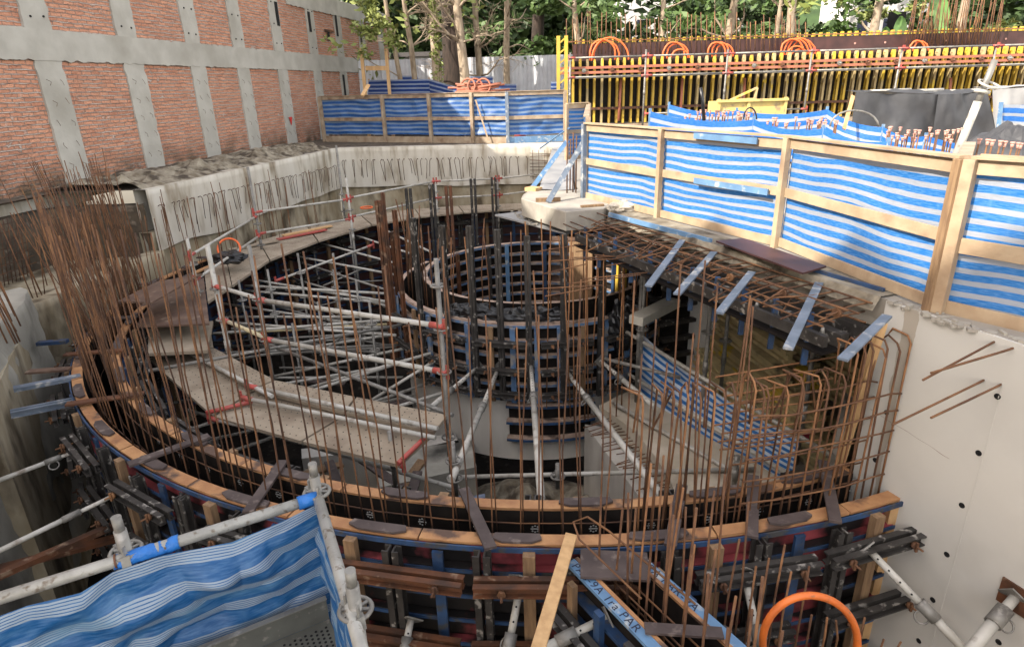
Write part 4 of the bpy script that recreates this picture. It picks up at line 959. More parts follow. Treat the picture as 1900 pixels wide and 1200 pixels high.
ledger(P(1120,665,RP+.75), P(1262,700,RP+.7), 'short tube crossing from the drum to the left end of the ramp tarp', 'galv')
# posts at the tarp
def post_at(px, pyb, pyt, z, label, ros=(), m='galv', r=TR, pyx=0):
    p = P(px, pyb, z); zt_ = ztop(p, pyt); return standard(p.x, p.y, z, zt_, label, [z+(zt_-z)*k for k in ros], m, r)
post_at(1180,745,500,RP,'grey scaffold post at the left end of the ramp tarp')
post_at(1298,800,550,RP,'scaffold post with wired clamp rising to the deck strip, left of the timber stack',(.75,))
post_at(1335,745,580,RP,'rusty-clamped scaffold post just left of the timber stack',(.7,))
post_at(1477,860,610,RP,'scaffold post with a printed label in front of the timber stack end',(.8,))
mb = MB(); p = P(1477,860,RP); mb.tube([V(p.x,p.y,ztop(p,775)), V(p.x,p.y,ztop(p,745))], .036, 10); tag(mb.build('paper_label', M['chalk']), 'white paper label wrapped round a scaffold post by the timber stack', 'label')
post_at(1592,840,640,RP,'scaffold post behind the rebar mesh beside the cast wall')
post_at(1360,915,845,RP,'short scaffold stub on the ramp in front of the tarp',(.9,))
# ================================================================== GANGWAYS
# left-front deck inside the ring, two board lanes with tubes between
GZ = -2.1
G = [P(388,600,GZ), P(396,645,GZ), P(510,705,GZ), P(660,736,GZ), P(832,770,GZ)]
H = [P(347,600,GZ), P(352,652,GZ), P(470,722,GZ), P(640,765,GZ), P(806,802,GZ)]
def strip_boards(A_, B_, name, label, m='deckboard', th=.045, per=1):
    t = thing(name, A_[0], label, 'walkway')
    for i in range(len(A_)-1):
        a, b, c, d = A_[i], A_[i+1], B_[i+1], B_[i]; k = .012
        a2 = a.lerp(b,k); b2 = b.lerp(a,k); c2 = c.lerp(d,k); d2 = d.lerp(c,k)
        mb = MB(); top = [a2,b2,c2,d2]
        if (b2-a2).cross(c2-a2).z < 0: top.reverse()
        mb.v = top+[p-V(0,0,th) for p in top]; mb.face((0,1,2,3)); mb.face((7,6,5,4))
        for q in range(4): mb.face((q, 4+q, 4+(q+1)%4, (q+1)%4))
        mb.build('board', M[m], t)
        mb = MB(); L = (b2-a2).length
        for u in range(int(L/.11)):
            for v_ in range(5):
                p = a2.lerp(b2,(u+.5)*.11/L); q = d2.lerp(c2,(u+.5)*.11/L); r_ = p.lerp(q,(v_+.5)/5); mb.disc(r_+V(0,0,.0005),.009,.003,(0,0,1),6)
        if mb.f: mb.build('perforation', M['black'], t)['kind'] = 'stuff'
    return t
strip_boards(G, H, 'scaffold_walkway', 'upper perforated scaffold deck curving along the inner side of the left ring', 'deckboard')
G2 = [P(350,600,GZ-.07), P(355,655,GZ-.07), P(470,726,GZ-.07), P(640,770,GZ-.07), P(804,806,GZ-.07)]
H2 = [P(270,600,GZ-.07), P(275,665,GZ-.07), P(396,772,GZ-.07), P(560,818,GZ-.07), P(742,862,GZ-.07)]
strip_boards(G2, H2, 'scaffold_walkway', 'lower perforated scaffold deck next to the front ring rim', 'deckboard')
ledger(P(352,655,GZ+.07), P(505,735,GZ+.07), 'pale tube between the two left decks, far half', ends=0)
ledger(P(462,716,GZ+.07), P(812,795,GZ+.07), 'pale red-ended tube between the two left decks, upper of the pair', ends=1)
ledger(P(452,738,GZ+.02), P(808,812,GZ+.02), 'pale red-ended tube between the two left decks, lower of the pair', ends=1)
ledger(P(392,776,GZ-.12), P(742,862,GZ-.12), 'pale tube along the outer edge of the lower left deck', ends=3)
ledger(P(385,765,GZ-.02), P(468,745,GZ-.02), 'red painted tube end by the bend of the lower deck', 'redend')
ledger(P(738,860,GZ-.06), P(832,770,GZ-.06), 'red painted cross tube closing the right end of the left decks', 'redend')
ledger(P(500,640,GZ+.0), P(840,770,GZ-.02), 'dark inner edge tube of the upper left deck', 'galv')
ledger(P(345,760,-2.9), P(845,905,-2.9), 'pale tube below the lower deck running to the front posts')
# brown plywood landing and boards at the back left
tag(prism([xy(P(252,605,-1.6)), xy(P(388,600,-1.6)), xy(P(378,515,-1.6)), xy(P(300,535,-1.6))], -1.63, -1.6, 'plywood_sheet', M['board']), 'wet dark brown plywood sheet lying over the left bend of the walkway', 'plywood')
tag(prism([xy(P(215,545,-1.1)), xy(P(285,575,-1.35)), xy(P(375,505,-1.2)), xy(P(285,500,-1.0))], -1.25, -1.22, 'plywood_sheet', M['board']), 'dark plywood sheet wedged behind the dense rebar cluster', 'plywood')
tag(prism([xy(P(275,655,-1.9)), xy(P(385,650,-1.9)), xy(P(395,595,-1.9)), xy(P(275,610,-1.9))], -1.95, -1.9, 'scaffold_board', M['deckboard']), 'pale scaffold board under the brown plywood at the left bend', 'board')
# curved back walkway
bw0 = [(385,560),(430,530),(500,482),(590,447),(690,417),(780,402),(860,394),(970,387)]
bw1 = [(378,500),(420,480),(480,447),(570,420),(670,400),(770,388),(850,382),(970,377)]
BZ = -1.62
strip_boards([P(x,y,BZ) for x,y in bw0], [P(x,y,BZ) for x,y in bw1], 'scaffold_walkway', 'long plank walkway curving round the back of the ring', 'deckboard')
for k, ((xa,ya),(xb,yb)) in enumerate(zip(bw0, bw0[1:])):
    ledger(P(xa,ya,BZ-.09), P(xb,yb,BZ-.09), 'pale edge tube under the back walkway, '+('piece nearest the plywood landing','second piece from the left','third piece, at the bend','fourth piece from the left','piece below the brown uprights','piece behind the black uprights','last piece toward the concrete pad')[k], 'tube', .026)
# back standards and rails
bp_ = [(372,560,440),(487,470,310),(655,440,330),(640,405,270),(812,400,335),(925,395,330),(1030,380,325)]
lab = ['leaning pale post at the left end of the back walkway','tall grey post with rosettes left of the back walkway bend','pale post in the middle of the back walkway','thin grey post against the corner of the pit walls','pale post on the straight part of the back walkway','grey post at the right part of the back walkway','post next to the concrete pad at the end of the back walkway']
bpt = []
for (x,yb,yt), l_ in zip(bp_, lab):
    p = P(x,yb,BZ-.1); z = ztop(p,yt); standard(p.x,p.y,BZ-1.6,z,l_,[BZ+.1,BZ+.6],'tube' if 'pale' in l_ else 'galv'); bpt.append((p,z))
def rail(i, j, h, label, m='tube', ends=3):
    (p,z),(q,z2) = bpt[i],bpt[j]; ledger(V(p.x,p.y,h), V(q.x,q.y,h), label, m, .026, ends)
rail(0,1,-.85,'top guard tube at the left end of the back walkway'); rail(1,2,-.75,'long top guard tube over the bend of the back walkway'); rail(2,4,-.72,'top guard tube behind the brown uprights')
rail(4,5,-.72,'top guard tube behind the black uprights'); rail(5,6,-.72,'top guard tube next to the concrete pad')
rail(0,1,-1.3,'middle guard tube at the left end of the back walkway'); rail(1,2,-1.25,'middle guard tube over the bend of the back walkway'); rail(2,4,-1.2,'middle guard tube behind the brown uprights')
rail(4,5,-1.2,'middle guard tube behind the black uprights'); rail(5,6,-1.2,'middle guard tube next to the concrete pad')
# odd things on the back walkway
for k, (x, y, c, l_) in enumerate(((570,425,'plank','yellowish board tossed on the back walkway'),(470,452,'deckboard','loose grey board on the left of the back walkway'),(560,432,'redend','red-brown cloth strip on the back walkway'))):
    tag(MB().bar(P(x-45,y+12,BZ+.03), P(x+45,y-6,BZ+.05), .16, .03).build('loose_board', M[c]), l_, 'board')
mb = MB(); p = P(425,462,-1.2); mb.ring(p, .22, .022, (.2,-.9,.4), 18); tag(mb.build('hose_loop', M['orange2']), 'small orange hose loop at the left end of the back walkway', 'hose')
tag(crumple('black_bucket', P(425,478,-1.35), .35,.25,.14, M['black_plastic'], 4), 'black tub of rags at the left end of the back walkway', 'tub')
mb = MB(); q = P(680,385,-1.5); mb.ring(q,.18,.02,(0,0,1)); tag(mb.build('hose_loop', M['orange2']), 'orange cord coil by the back walkway post', 'hose')
# dark and brown steel uprights rising behind the ring
ups = [(517,395,352,'dark_steel'),(764,432,350,'dark_steel'),(805,410,342,'dark_steel'),(838,450,345,'rust_steel'),(881,415,332,'dark_steel'),(918,395,329,'dark_steel')]
un = ['short dark one by the left wall','black one right of the brown pair','black one fourth from the left','rusty brown one in the middle','tallest black one at the back','rightmost black one beside the pad']
for (x,yb,yt,m_), l_ in zip(ups, un):
    p = P(x,yb,RZ+.1); z = ztop(p,yt); tag(MB().channel(V(p.x,p.y,RZ-1.2), V(p.x,p.y,z), .15,.11,.05,(0,1,0)).build('steel_upright', M[m_]), 'double steel channel standing upright, '+l_, 'upright', 'steel uprights behind the drum')
# brown heavy pair left of drum
for k, (x, yt) in enumerate(((712,372),(733,430))):
    p = P(x+10,560,-1.9); z = ztop(p, yt); tag(MB().channel(V(p.x,p.y,-3.2), V(p.x,p.y,z), .115,.09,.03,(.3,1,0)).build('steel_upright', M['rust_steel']), 'rusty orange-brown steel upright at the left side of the drum, '+('taller one','shorter pale-crusted one')[k], 'upright')

# ================================================================== SCAFFOLD INSIDE THE RING
s1 = P(830,770,GZ); s2 = P(502,680,GZ); s3 = P(425,655,GZ)
S1 = standard(s1.x, s1.y, PF, ztop(s1,480), 'tall grey scaffold post with rosettes standing in front of the drum left side', [ztop(s1,530), ztop(s1,610), ztop(s1,690), ztop(s1,810), ztop(s1,905)])
S2 = standard(s2.x, s2.y, GZ-1.2, ztop(s2,455), 'grey scaffold post with red wedge heads on the left deck', [ztop(s2,555), ztop(s2,630)])
S3 = standard(s3.x, s3.y, GZ-1.5, ztop(s3,455), 'thick pale stained post at the left end of the long guard tubes', [ztop(s3,535), ztop(s3,592)], 'tube', .038)
hA, hB = ztop(s1,605), ztop(s1,690); gA, gB = ztop(s2,556), ztop(s2,629); kA, kB = ztop(s3,531), ztop(s3,592)
ledger(V(s2.x,s2.y,gA), V(s1.x,s1.y,hA), 'long thick white guard tube, upper one, ending red at the tall front post', ends=3, r=.034)
ledger(V(s2.x,s2.y,gB), V(s1.x,s1.y,hB), 'long thick white guard tube, lower one, ending red at the tall front post', ends=3, r=.034)
ledger(V(s3.x,s3.y,kA), V(s2.x,s2.y,gA+.02), 'upper guard tube piece between the stained post and the red wedge heads', ends=1, r=.032)
ledger(V(s3.x,s3.y,kB), V(s2.x,s2.y,gB+.02), 'yellowed lower guard tube between the stained post and the red wedge heads', 'tubey', ends=1, r=.032)
# tubes fanning from the drum's left side out to the left ring: (photo px start, z) (end, z)
fan = [((380,752-10,-2.5),(0,0,0))]
fans = [
 (430,610,-2.3, 735,607,-2.3,'level tube just under the upper guard tube, first','tube'),
 (420,598,-2.2, 735,622,-2.25,'tube dropping gently to the drum, second from top','tube'),
 (455,530,-1.9, 722,545,-2.0,'straight pale tube from the walkway bend to the drum, upper','tube'),
 (440,538,-2.0, 725,562,-2.1,'straight pale tube from the walkway bend to the drum, lower','tube'),
 (415,588,-2.4, 735,588,-2.4,'horizontal tube at mid height left of the drum','tube'),
 (400,620,-2.6, 745,600,-2.5,'tube with a yellow sleeve rising to the drum','tubey'),
 (395,635,-2.8, 745,615,-2.6,'grey tube in the lower bundle left of the drum','galv'),
 (410,645,-2.9, 750,622,-2.7,'rough tube at the bottom of the bundle left of the drum','galv'),
 (430,668,-2.9, 760,615,-2.5,'long tube rising from the deck to the drum side','tube'),
 (470,660,-3.0, 790,640,-2.7,'thin grey tube behind the upright rebars left of the drum','galv'),
 (690,742,-2.9, 838,650,-2.3,'pale tube rising from below the deck to the drum face with a coupler','tube'),
 (570,720,-2.9, 800,655,-2.4,'pale tube rising steeply across the dark gap left of the drum','tube'),
 (500,700,-3.0, 780,640,-2.5,'lower pale tube crossing the dark gap left of the drum','tube'),
 (520,470,-1.9, 735,510,-2.2,'diagonal tube from the back walkway down to the drum, nearest','tube'),
 (590,450,-1.8, 740,490,-2.1,'diagonal tube from the back walkway down to the drum, middle','tube'),
 (640,430,-1.8, 760,470,-2.0,'diagonal tube from the back walkway down to the drum, far','tube'),
 (700,420,-1.7, 800,468,-1.9,'short diagonal tube behind the brown uprights','tube'),
 (515,520,-2.0, 690,455,-1.8,'red-ended tube rising the other way under the back walkway','tube'),
 (600,530,-2.4, 670,500,-2.2,'short thin tube deep under the back walkway','galv'),
 (450,560,-2.5, 720,590,-2.7,'thin grey tube deep behind the guard tubes, upper','galv'),
 (460,620,-3.2, 740,660,-3.4,'thin grey tube deep behind the guard tubes, lower','galv'),
 (480,550,-2.8, 600,600,-3.4,'sloping tube deep in the dark, left','galv'),
 (560,545,-2.6, 700,640,-3.6,'sloping tube deep in the dark, right','galv')]
fr_ = random.Random(8)
for k in range(15):
    aD = 172+k*3.6+fr_.uniform(-1,1); aR = 150+k*5.2+fr_.uniform(-3,3); z = (-2.05,-2.5,-2.95,-3.4)[k % 4]+fr_.uniform(-.1,.1)
    ledger(dp(2.75,aD,z), pol(7.0,aR,z+fr_.uniform(-.15,.2)), 'long pale tube radiating from the drum to the left side of the ring', 'tube' if k % 3 else 'galv', .026, group='radiating tubes left of the drum')
for x0,y0,z0,x1,y1,z1,l_,m_ in fans:
    ledger(P(x0,y0,z0), P(x1,y1,z1), l_, m_, .027 if m_ != 'galv' else .022, 3 if 'red-ended' in l_ else 0)
for k,(x,y0,y1) in enumerate(((520,640,500),(575,620,470),(640,640,470),(610,700,560),(675,640,520),(540,560,470),(590,520,440),(700,690,560),(660,520,430),(465,640,520),(630,590,500),(555,680,600))):
    p = P(x,y0,-2.9); z = ztop(p,y1); standard(p.x,p.y,-4.5,z,'slim grey upright tube in the dark scaffold between the drum and the back walkway',[z-.4,z-.9],'galv',.022,group='slim uprights in the dark scaffold')
for k in range(12):
    x = random.uniform(450,720); y = random.uniform(470,690); p = P(x,y,random.uniform(-3.3,-2.3)); a = random.uniform(-.5,.5)+(PI/2 if k % 3 == 0 else 0); L = random.uniform(.6,1.6)
    ledger(p, p+V(math.cos(a)*L,math.sin(a)*L,random.uniform(-.15,.15)), 'short grey bracing tube deep in the dark scaffold left of the drum', 'galv', .02, group='bracing tubes in the dark scaffold')
# props from drum to ring front
pf = [((888,680,-2.45),(792,762,-2.5),'pale prop from the drum face to the tall front post',.6),
 ((925,683,-2.45),(838,890,-2.1),'pale prop slanting left from the drum face to the front rim',.45),
 ((985,675,-2.35),(1004,925,-1.9),'straight white prop from the drum face to the middle of the front rim',.35),
 ((1052,690,-2.45),(1235,930,-1.95),'long white prop slanting right from the drum face to the front rim',.3),
 ((1115,670,-2.3),(1215,755,-2.4),'short prop from the drum right side toward the ramp tarp',.4)]
for (a_,b_,l_,hk) in pf: prop(P(*a_), P(*b_), l_, hook=hk, holes=True, r=.04)
ledger(P(845,885,-3.0), P(1400,870,-2.9), 'long pale tube crossing low between the drum wall and the front rim')
ledger(P(620,790,-3.3), P(850,720,-2.9), 'pale tube below the deck end going up toward the drum')
post_at(735,910,800,-2.9,'short scaffold stub with rosette at the right end of the lower deck',(.75,))
post_at(1035,905,860,-2.8,'short rosette stub behind the middle white prop',(.5,))
post_at(847,930,820,-2.6,'grey post stub with couplers at the foot of the left slanting prop',(.4,.7))
post_at(1185,740,470,-2.9,'grey post right of the drum carrying the short prop',(.5,))
# near-left tubes outside the ring, bracing to the pit wall
prop(P(165,828,-2.0), P(-40,905,-2.1), 'rusty-ended tube brace from the ring to the left pit wall, upper', hook=.35, plate=False, holes=False, r=.026)
prop(P(250,900,-2.05), P(-40,1040,-2.1), 'longer pale tube brace with couplers from the ring to the left pit wall', hook=.45, plate=False, holes=False, r=.026)
tag(MB().bar(P(-20,1075,-2.6), P(255,955,-2.7), .09,.06).build('rusty_channel', M['rust_steel']), 'dark rusty channel lying below the pale tube braces at left', 'channel')
tag(MB().bar(P(-20,1060,-2.9), P(245,990,-3.2), .12,.05).build('rusty_channel', M['rust_steel']), 'darker second channel below the tube braces at left', 'channel')
tag(MB().channel(P(20,768,-1.75), P(150,742,-1.8), .1,.08).build('steel_channel', M['blue_grey']), 'grey steel channel poking from the ring to the left wall, lower', 'channel')
tag(MB().bar(P(25,722,-1.65), P(150,698,-1.7), .12,.05).build('steel_channel', M['blue_grey']), 'bluish steel channel laid from the pit wall to the ring, middle', 'channel')
tag(MB().bar(P(50,690,-1.65), P(130,684,-1.65), .12,.03).build('brown_board', M['board']), 'brown board above the bluish channel at the left', 'board')
tag(MB().bar(P(70,637,-1.6), P(125,633,-1.6), .10,.05).build('steel_channel', M['blue_steel']), 'dark blue channel in the gap behind the left wall, upper', 'channel')
# props outside the ring at the bottom
pb = [((968,1072,-1.95),(938,1230,-2.35),'perforated white prop standing off the front waler left of the plank',.8),
 ((762,1150,-2.5),(745,1240,-2.7),'short pale prop with square plate at the bottom left of centre',.6),
 ((1125,1145,-1.95),(985,1215,-2.1),'pale prop reaching from the wing form down to the left',.55),
 ((1380,1062,-1.95),(1420,1240,-2.3),'slender pale prop behind the orange hose',.7),
 ((1608,1015,-1.9),(1800,1215,-2.4),'long perforated prop with adjusting collar beside the cast wall',.62)]
for a_,b_,l_,hk in pb: prop(P(*a_), P(*b_), l_, hook=hk, r=.038)
q = onwall(1885,1108); t = prop(q+nrm*.02, P(1780,1230,-2.2), 'thick pale prop bolted to the cast wall at the right edge', hook=.3, r=.045, holes=False)
mb = MB(); mb.frame_box(q+wdir*-.11+V(0,0,-.11)+nrm*.003, wdir*.22, V(0,0,.22), nrm*.015); mb.build('backing_plate', M['rust_steel'], t)
# leaning timber plank
tag(MB().bar(P(1060,992,-1.6), P(995,1215,-1.62), .095, .035, (0,-.3,1)).build('timber_plank', M['plank'], bevel=.003), 'bright orange timber plank leaning on the front rim left of the wing form', 'plank')

# ================================================================== REBARS
REB = []     # (points, radius, material, label, group)
def rb(pts, r=.008, m='rust', label='', group=''): REB.append(([Vector(p) for p in pts], r, m, label, group))
rn = random.Random(11)
def zone(a):
    if a < 205: return 'tall thin rusty rebar in the dense cluster at the left bend of the ring'
    if a < 225: return 'tall rusty rebar rising from the left part of the ring gap'
    if a < 245: return 'tall rusty rebar rising from the ring gap above the blue tarp rail'
    if a < 262: return 'rusty rebar rising from the ring gap in front of the gangway deck'
    return 'rusty rebar rising from the ring gap in front of the drum'
def lean_rod(a, R, zt_, lean=.06, r=.008, out=0, m=None):
    b = pol(R, a, -1.95); jx, jy = rn.gauss(0,lean), rn.gauss(0,lean); o = pol(1,a,0)-V(RC.x,RC.y,0)
    top = V(b.x+jx+o.x*out, b.y+jy+o.y*out, zt_); mid = b.lerp(top,.5)+V(rn.gauss(0,.02),rn.gauss(0,.02),0)
    rb([b, b.lerp(mid,.6), mid, mid.lerp(top,.55)+V(jx*.05,0,0), top], r, m or rn.choice(('rust','rust','rust_dark')), zone(a), 'tall rebars round the ring')
a = 207.0
while a < 279:
    for R in (7.47, 7.70):
        if rn.random() < .93: lean_rod(a+rn.uniform(-.35,.35), R, rn.uniform(.1,.75) if a < 262 else rn.uniform(-.15,.55), .05, .0072)
    a += 1.38
for k in range(125):    # dense cluster
    a = rn.uniform(184, 207); R = rn.choice((7.47,7.58,7.70)); lean_rod(a, R, rn.uniform(-.1,1.0), .13, .006, rn.uniform(-.1,.55), rn.choice(('rust','rust_dark','rust')))
for k in range(34):
    a = rn.uniform(134, 184); lean_rod(a, rn.choice((7.47,7.70)), rn.uniform(-.6,.1), .06, .008)
for k in range(10):
    b = V(rn.uniform(-9.0,-7.9), rn.uniform(9.8,12.6), -1.4); rb([b, b+V(rn.gauss(-.1,.1),rn.gauss(0,.1),rn.uniform(.8,1.4))], .009, 'rust_dark', 'dark rebar standing on the bench behind the left pit wall', 'rebars on the left bench')
for k in range(16):
    p = P(rn.uniform(-15,40), rn.uniform(560,640), -1.0); rb([p, p+V(-.25+rn.gauss(0,.05), .1, .95+rn.gauss(0,.1))], .01, 'rust_dark', 'dark rebar sticking up at the extreme left edge of the picture', 'rebars at the left edge')
# drum rods
for k in range(46):
    a = 168+k*3.9+rn.uniform(-.8,.8); R = rn.choice((2.30,2.48)); b = dp(R,a,-1.9); zt_ = rn.uniform(-.75,-.1) if a < 310 else rn.uniform(-.9,-.3)
    lb = 'orange-brown rebar standing in the drum wall, '+('left side' if a < 225 else 'front' if a < 300 else 'right side')
    rb([b, b+V(rn.gauss(0,.02),rn.gauss(0,.02),(zt_+1.9)*.5), V(b.x+rn.gauss(0,.05),b.y+rn.gauss(0,.05),zt_)], .011, rn.choice(('rust','rust_bright','rust')), lb, 'rebars in the drum wall')
for k in range(12):   # taller ones in front of the drum right side
    x = rn.uniform(1010,1200); p = P(x, rn.uniform(640,720), -2.3); zt_ = ztop(p, rn.uniform(425,470)); rb([p+V(0,0,-.8), V(p.x+rn.gauss(0,.05),p.y,zt_)], .011, 'rust_bright', 'long orange-brown rebar passing in front of the right half of the drum', 'long rebars before the drum')
# hooked cage bars at right of the ring: U-shaped tops
a = 272.5; k = 0
while a < 290:
    zt_ = -.46+(.2 if a > 285 else 0)+rn.uniform(-.05,.05); R0, R1 = 7.70, 7.47
    j = rn.gauss(0,.25)
    p0 = pol(R0,a,-2.0); p1 = pol(R0,a+j,zt_-.06); p2 = pol(R0-.04,a+j,zt_); p3 = pol(R1+.04,a+j+rn.gauss(0,.4),zt_+.01); p4 = pol(R1,a+j+.2,zt_-.06); p5 = pol(R1+.02,a+j+rn.gauss(0,.5),zt_-.42)
    if k % 2: p5 = pol(R1,a,-2.0)
    rb([p0,p1,p2,p3,p4,p5], .009, 'rust_bright' if k % 3 == 0 else 'rust', 'rusty rebar bent over at the top in the cage next to the cast wall', 'hooked rebars of the cage'); a += .72; k += 1
for z in (-1.75,-1.55,-1.32,-1.1,-.9,-.72):     # horizontal bars of the cage
    for R in (7.47,7.71): rb([pol(R, aa, z+rn.uniform(-.02,.02)) for aa in (279,281.5,284,286.5,289,289.9)], .008, 'rust', 'horizontal rusty bar tying the cage next to the cast wall', 'horizontal bars of the cage')
for k in range(9):       # slanting dowels inside the cage
    z = -1.5+k*.11; p = pol(7.1, 289.0, z); rb([p, p+V(-.95+rn.uniform(-.1,.1), .15, -.22+rn.uniform(-.05,.05))], .009, 'rust_bright', 'slanting dowel bar sticking out of the cast wall corner into the cage', 'dowels at the cast wall corner')
# hoops along the ring gap
for R in (7.48,7.68):
    for z in (-1.80,-2.15): rb([pol(R, aa, z) for aa in range(160, 290, 5)], .007, 'rust_dark', 'thin rebar hoop running along inside the ring gap', 'hoops in the ring gap')
# wing wall cage
for k in range(9):
    for sdx, (O_, dd) in enumerate(((WA, wdn), (VA, vdn))):
        off_ = V(.10,.06,0) if sdx == 0 else V(-.10,-.06,0)
        b = O_+dd*(.12+.18*k)+off_; b.z = -2.1; zt_ = -1.2+rn.uniform(-.1,.5)*(1 if k > 1 else .4)
        rb([b, V(b.x+rn.gauss(0,.025),b.y+rn.gauss(0,.025),zt_)], .009, 'rust', 'rusty rebar rising between the two straight wing forms', 'rebars in the wing wall')
for z in (-1.75,-1.95):
    for (O_, dd, sg) in ((WA,wdn,1),(VA,vdn,-1)):
        p = O_+V(.10,.06,0)*sg; p.z = z; rb([p, p+dd*1.7], .008, 'rust', 'long horizontal bar running down between the wing forms', 'long bars in the wing wall')
p = P(1180,1000,-1.55); q = P(1075,960,-1.55); rb([P(1290,1120,-1.6), P(1130,985,-1.5), P(1090,958,-1.5), P(1064,968,-1.5), P(1075,1000,-1.52), P(1190,1110,-1.62)], .009, 'rust', 'rusty bar bent into a long hairpin over the start of the wing forms', 'hairpin bars')
# nearest starter bars by the orange hose
for k, (x, yt) in enumerate(((1190,860),(1212,845),(1237,905),(1262,940),(1302,910),(1322,880),(1345,1000),(1385,1050),(1405,1035),(1432,1010),(1452,1060),(1480,1050),(1500,1140),(1528,1145),(1555,1150),(1600,1145),(1640,1185),(1668,1190),(1275,1010),(1365,930))):
    b = P(x-8, 1215, -2.3); zt_ = ztop(b, yt); rb([b+V(0,0,-.5), V(b.x+rn.gauss(0,.01),b.y,(b.z+zt_)/2), V(b.x+rn.gauss(0,.02),b.y,zt_)], .008, rn.choice(('rust','rust_bright')), 'near rusty starter bar standing at the bottom edge beside the orange hose', 'near starter bars')
# bars sticking out of the cast wall
for k, (a_, b_, l_) in enumerate((((1845,633),(1712,705),'upper left'),((1880,645),(1727,692),'upper right'),((1826,704),(1655,788),'lower left'),((1858,712),(1727,775),'lower right'))):
    p = onwall(*a_); e = p+nrm*.5+V(-.0,0,-.15); # aim so the bar droops toward the pit
    d = ray(*b_); kk = .93*(p-V(0,0,CZ)).length/d.length; e = V(0,0,CZ)+d*kk; rb([p-nrm*.02, p+(e-p)*.05+V(0,0,-.005), e], .009, 'rust', 'rusty dowel poking out of the face of the cast wall, %s one' % l_, 'dowels in the cast wall')
# deck edge rebar fringe
E0, E1 = V(1.5,9.25,0), V(3.17,5.1,0); ed = (E1-E0).normalized(); en = V(ed.y,-ed.x,0)
if en.x > 0: en = -en
EL_ = (E1-E0).length
for k in range(46):
    s_ = EL_*(k+.5)/46; z = -.05 if k % 2 else -.17; p = E0+ed*(s_+rn.gauss(0,.03))+V(0,0,z); L = rn.uniform(.45,.85)
    rb([p-en*.25, p+en*L*.5, p+en*L+ed*rn.gauss(0,.1)+V(0,0,-.07+rn.gauss(0,.03))], .008, rn.choice(('rust','rust_dark')), 'rusty bar of the fringe sticking out from the deck edge over the pit', 'deck edge fringe bars')
for o_, z in ((.08,-.03),(.22,-.10),(.36,-.05),(.50,-.13),(.12,-.2),(.62,-.15)):
    rb([E0+en*o_+V(0,0,z)-ed*.3, (E0+E1)/2+en*(o_+rn.gauss(0,.02))+V(0,0,z-.01), E1+en*o_+V(0,0,z)], .009, 'rust', 'long rusty bar running parallel to the deck edge over the formwork strip', 'long bars along the deck edge')
for k in range(16):
    p = P(rn.uniform(1085,1220), rn.uniform(432,560), -.35); a_ = rn.uniform(-.4,.3); L = rn.uniform(.4,.9)
    rb([p, p+V(math.cos(a_+PI)*L, -math.sin(a_)*L*.6, rn.uniform(-.12,.05))], .008, 'rust_dark', 'thin rusty bar tangled between the concrete pad and the drum', 'tangled bars by the pad')
# fringe along the ramp edge
ra, rbb = P(1125,760,RP), P(1300,950,RP)
for k in range(30):
    p = ra.lerp(rbb, k/29)+V(.05,.03,-.1); rb([p, p+V(-.42+rn.gauss(0,.05),-.06+rn.gauss(0,.05),-.05+rn.gauss(0,.04))], .008, 'rust_dark', 'short bar poking from the broken edge of the ramp slab', 'ramp edge bars')
# starter bars at the pad and above the yellow wall
for k in range(7):
    p = P(1052+k*5.5+(k > 3)*14, 362-rn.uniform(0,6), 0); zt_ = ztop(p, rn.uniform(238,262)); rb([p, V(p.x+rn.gauss(0,.01),p.y,zt_)], .013, 'rust_bright', 'orange starter bar in the bundle at the head of the near fence', 'starter bars by the near fence')
YW = 24.0
def ypt(px, py, Y=YW): return PY(px, py, Y)
for k in range(84):
    x = 1052+k*9.2+rn.uniform(-3,3); h = rn.uniform(28,50) if x < 1500 else rn.uniform(28,48)
    if 1500 < x < 1690: continue
    b = ypt(x, 100, YW+.62); top = ypt(x+rn.uniform(-2,2), 70-h, YW+.62); rb([b, top], .018, 'rust_bright', 'orange-brown starter bar in the long row above the yellow formwork', 'starter bars above the yellow formwork')
for k in range(34):
    x = 1680+k*5.2; b = ypt(x, 82, YW+.5); top = ypt(x+14+rn.uniform(-3,8), rn.uniform(-40,5), YW+.5); rb([b, top], .016, 'rust_bright', 'tall slanting starter bar in the thick bunch above the right of the yellow formwork', 'tall starter bars at the right')
# hanging hooked bars on the pale wall bands
WB_ = []
def wallbar(p, nrm_, tng, L, label, group):
    w_ = .05; WB_.append(0)
    o = MB().tube([p+nrm_*.0, p+nrm_*.07+V(0,0,.03), p+nrm_*.09+tng*w_*.4, p+nrm_*.08+tng*w_+V(0,0,-.05), p+nrm_*.07+tng*(w_+rn.gauss(0,.05))+V(0,0,-L)], .008, 5).build('bent_wall_bar', M['rust_dark']); tag(o, label, 'bent bar', group)
tg = (V(LW[1][0],LW[1][1],0)-V(LW[0][0],LW[0][1],0)); tgn = tg.normalized(); ln = V(tgn.y,-tgn.x,0)
for k in range(46):
    u = .03+.95*k/46+rn.gauss(0,.006); p = V(LW[0][0],LW[0][1],-.38-.22*u*rn.uniform(.7,1.1))+tg*u; wallbar(p, ln, tgn*rn.choice((-1,1)), rn.uniform(.35,.8), 'thin bent bar hanging on the streaky left pit wall', 'bent bars on the left pit wall')
tg = (V(FW[1][0],FW[1][1],0)-V(FW[0][0],FW[0][1],0)); tgn = tg.normalized(); ln = V(tgn.y,-tgn.x,0)
for k in range(44):
    u = .02+.82*k/44+rn.gauss(0,.006); p = V(FW[0][0],FW[0][1],-.42)+tg*u; wallbar(p, ln, tgn*rn.choice((-1,1)), rn.uniform(.45,.85), 'thin bent bar hanging on the pale far pit wall', 'bent bars on the far pit wall')
mb = MB()
